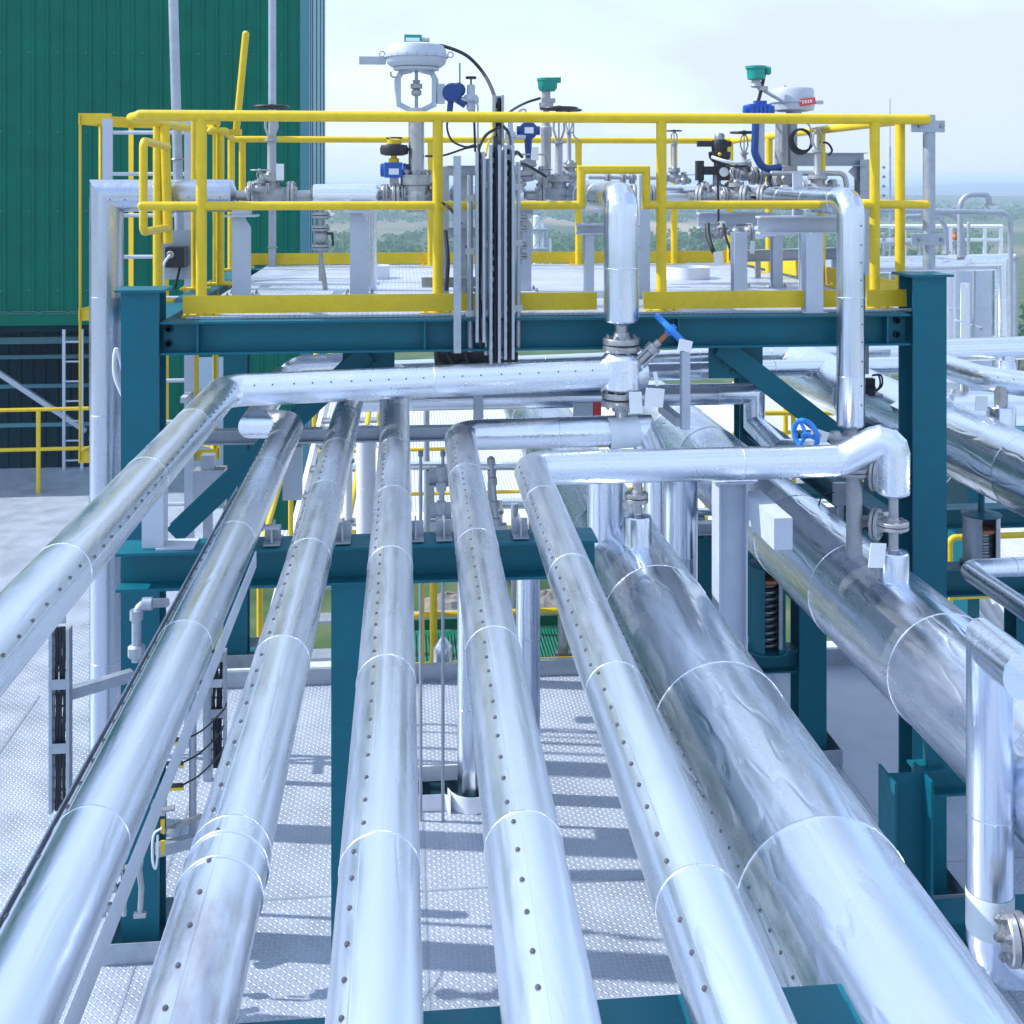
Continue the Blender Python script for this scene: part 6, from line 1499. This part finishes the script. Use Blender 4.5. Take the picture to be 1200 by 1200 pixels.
thin('tall white quarter bend beside the gooseneck', ((1080, 250), (1128, 250), (1128, 298)), 13.9, .03, .3)
thin('smaller white quarter bend with an orange valve below it', ((1062, 254), (1109, 252), (1109, 296)), 14.2, .03, .3)
for k in range(3): thin(['first', 'second', 'third'][k] + ' slim white upright behind the yellow corner post, counting from the railing', ((1022 + 14 * k, 268 + 6 * k), (1022 + 14 * k, 300)), 14.5, .022, 0)
p = aty(1119, 278, 13.8); t = thing('orange_valve', 'small orange valve head among the white pipes', 'valve', tuple(p)); m = MB(); m.ball(p, .04, 12); m.cyl(p, p + UP * .07, .02, n=10); m.build('head', M['rust'], t); MB().cyl(p - UP * .22, p, .016, n=10).build('stem', M['cast'], t)
t = thing('guard_rail', 'white handrail behind the gooseneck pipe', 'railing', tuple(aty(1130, 300, 15)))
for y in (265, 281): tube(t, 'rail', [aty(1010, y, 15), aty(1174, y, 15)], .022, 'white')
for px in (1060, 1114, 1154, 1173): MB().cyl(aty(px, 305, 15), aty(px, 266, 15), .025, n=8).build('post', M['white'], t)
p0 = aty(1043, 300, 21); t = thing('lightning_mast', 'very thin lightning mast rising beside the yellow corner posts', 'mast', tuple(p0))
MB().cyl(p0 - UP * 3, (p0.x, 21, Z_at(1043, 172, 21)), .022, n=8).build('lower_tube', M['galv'], t); MB().cyl((p0.x, 21, Z_at(1043, 172, 21)), (p0.x, 21, Z_at(1043, 116, 21)), .01, n=8).build('spike', M['galv'], t)
p = aty(1165, 505, 10.9)
t = thing('horizontal_vessel', 'large bright horizontal vessel with a domed end behind the right column', 'vessel', tuple(p))
vx = X_at(1068, 11.4); vz = Z_at(1100, 512, 11.4); rr = .46
m = MB(); m.lathe([(0, -.26), (rr * .3, -.245), (rr * .6, -.19), (rr * .85, -.1), (rr, 0), (rr, .25), (rr + .006, .252), (rr + .006, .268), (rr, .27), (rr, 1.3), (rr + .006, 1.302), (rr + .006, 1.318), (rr, 1.32), (rr, 2.6), (rr * .7, 2.78), (0, 2.86)], (vx, 11.4, vz), XA, 56); m.build('shell', M['alu_x'], t, 50)
for x in (.5, 1.9): MB().bx(vx + x - .06, vx + x + .06, 11.1, 11.7, -.5, vz - rr * .8).build('saddle', M['teal'], t, 0)
t = thing('valve_cluster', 'small pale valves and a short drum on top of the domed vessel', 'valve', tuple(aty(1120, 445, 11.4)))
m = MB(); a = aty(1108, 446, 11.3); m.lathe([(0, -.11), (.08, -.1), (.085, .1), (0, .11)], a, V((.9, -.3, 0)), 20); m.build('drum', M['white'], t)
for px in (1117, 1132): q = aty(px, 452, 11.5); MB().cyl(q - UP * .1, q + UP * .2, .03, n=10).build('valve', M['cast'], t); handwheel(t, q + UP * .22, UP, .06, .008, 'blue', 3)
MB().cyl(aty(1120, 440, 11.6), aty(1130, 438, 11.6), .03, n=10).build('sleeve', M['yellow'], t)
# refinery tower far away
q = atz(631, 330, gz); Yt = 150
p = V((X_at(631, Yt), Yt, gz))
t = thing('process_tower', 'distant lattice process tower standing among the trees behind the platform', 'tower', tuple(p))
for dx in (-1, 1):
    for dy in (-1, 1): MB().bx(p.x + dx - .1, p.x + dx + .1, Yt + dy - .1, Yt + dy + .1, gz, gz + 14.6).build('leg', M['galv'], t, 0)
for k in range(6):
    z = gz + 1.4 + k * 2.5; MB().bx(p.x - 1.2, p.x + 1.2, Yt - 1.2, Yt + 1.2, z, z + .14).build('landing', M['galv'], t, 0)
    MB().bar((p.x - 1, Yt - 1.02, z), (p.x + 1, Yt - 1.02, z + 2.4), .1, .1).build('brace', M['galv'], t, 0)
for dx, r, h in ((-.3, .4, 15.6), (.45, .25, 14.5), (1.5, .18, 12.6)): m = MB(); m.lathe([(r, 0), (r, h), (r * .6, h + .2), (0, h + .25)], (p.x + dx, Yt, gz), UP, 14); m.build('column', M['white'], t)

# ------------------------------------------------------------------ air, sky, sun, eye
hz = MB(); hz.bx(-6900, 6900, -390, 6900, -17, 12.5)
h = hz.build('haze', bpy.data.materials.new('haze_air'), None, 0); h['kind'] = 'stuff'; h['label'] = 'thin bluish haze over the plain'
m = h.data.materials[0]; m.use_nodes = True; nt = m.node_tree; nt.nodes.remove(nt.nodes['Principled BSDF'])
pv = nt.nodes.new('ShaderNodeVolumePrincipled'); pv.inputs['Color'].default_value = (.66, .79, 1, 1); pv.inputs['Density'].default_value = .00075; pv.inputs['Anisotropy'].default_value = .25
nt.links.new(pv.outputs[0], nt.nodes['Material Output'].inputs['Volume'])
SUN = V((-.95, .17, 1.0)).normalized()
el = math.asin(SUN.z); az = math.atan2(SUN.x, SUN.y)
wd = bpy.data.worlds.new('World'); S.world = wd; wd.use_nodes = True
nt = wd.node_tree; bg = nt.nodes['Background']
sky = nt.nodes.new('ShaderNodeTexSky'); sky.sky_type = 'NISHITA'; sky.sun_disc = False
sky.sun_elevation = el; sky.sun_rotation = az; sky.air_density = 1.0; sky.dust_density = .6; sky.ozone_density = 4.0; sky.altitude = 20
# a thin bright veil of high cloud over the blue
tc = nt.nodes.new('ShaderNodeTexCoord'); mp = nt.nodes.new('ShaderNodeMapping'); mp.inputs['Scale'].default_value = (1, 1, 2.6); nt.links.new(tc.outputs['Generated'], mp.inputs[0])
cn = noise(nt, mp.outputs[0], 2.2, 6, rough=.55)
vm = nt.nodes.new('ShaderNodeMix'); vm.data_type = 'RGBA'; sx_ = nt.nodes.new('ShaderNodeSeparateXYZ'); nt.links.new(tc.outputs['Generated'], sx_.inputs[0])
low = math_(nt, 'MULTIPLY', math_(nt, 'POWER', math_(nt, 'SUBTRACT', 1.0, math_(nt, 'ABSOLUTE', sx_.outputs[2])), 4.0), .75)
cf = math_(nt, 'ADD', mrange(nt, cn, .1, .85, .36, .66), low); cf.node.use_clamp = True
nt.links.new(cf, vm.inputs[0]); nt.links.new(sky.outputs[0], vm.inputs[6]); vs_ = N(nt, 'ShaderNodeVectorMath', operation='SCALE'); vs_.inputs[0].default_value = (2.1, 2.38, 2.78); nt.links.new(mrange(nt, sx_.outputs[2], 1.0, 1.6, .15, .6), vs_.inputs['Scale']); nt.links.new(vs_.outputs[0], vm.inputs[7])
nt.links.new(vm.outputs[2], bg.inputs[0]); bg.inputs[1].default_value = .15
ld = bpy.data.lights.new('sun', 'SUN'); ld.energy = 2.2; ld.angle = R(.55); ld.color = (1, .975, .94)
lo = bpy.data.objects.new('sun', ld); COL.objects.link(lo); lo.rotation_euler = SUN.to_track_quat('Z', 'Y').to_euler(); lo.location = (0, 0, 40)
cd = bpy.data.cameras.new('camera'); co = bpy.data.objects.new('camera', cd); COL.objects.link(co); S.camera = co
co.location = EYE; co.rotation_euler = (R(90), 0, -TH)
cd.sensor_width = 36; cd.lens = 36 * FPX / 1200; cd.shift_y = -(600 - HOR) / 1200; cd.clip_end = 20000; cd.clip_start = .05
S.render.engine = 'CYCLES'
S.cycles.use_denoising = True; S.cycles.max_bounces = 10; S.cycles.volume_bounces = 1; S.cycles.glossy_bounces = 6
S.view_settings.view_transform = 'Standard'; S.view_settings.look = 'None'; S.view_settings.exposure = 1.32; S.view_settings.gamma = 1
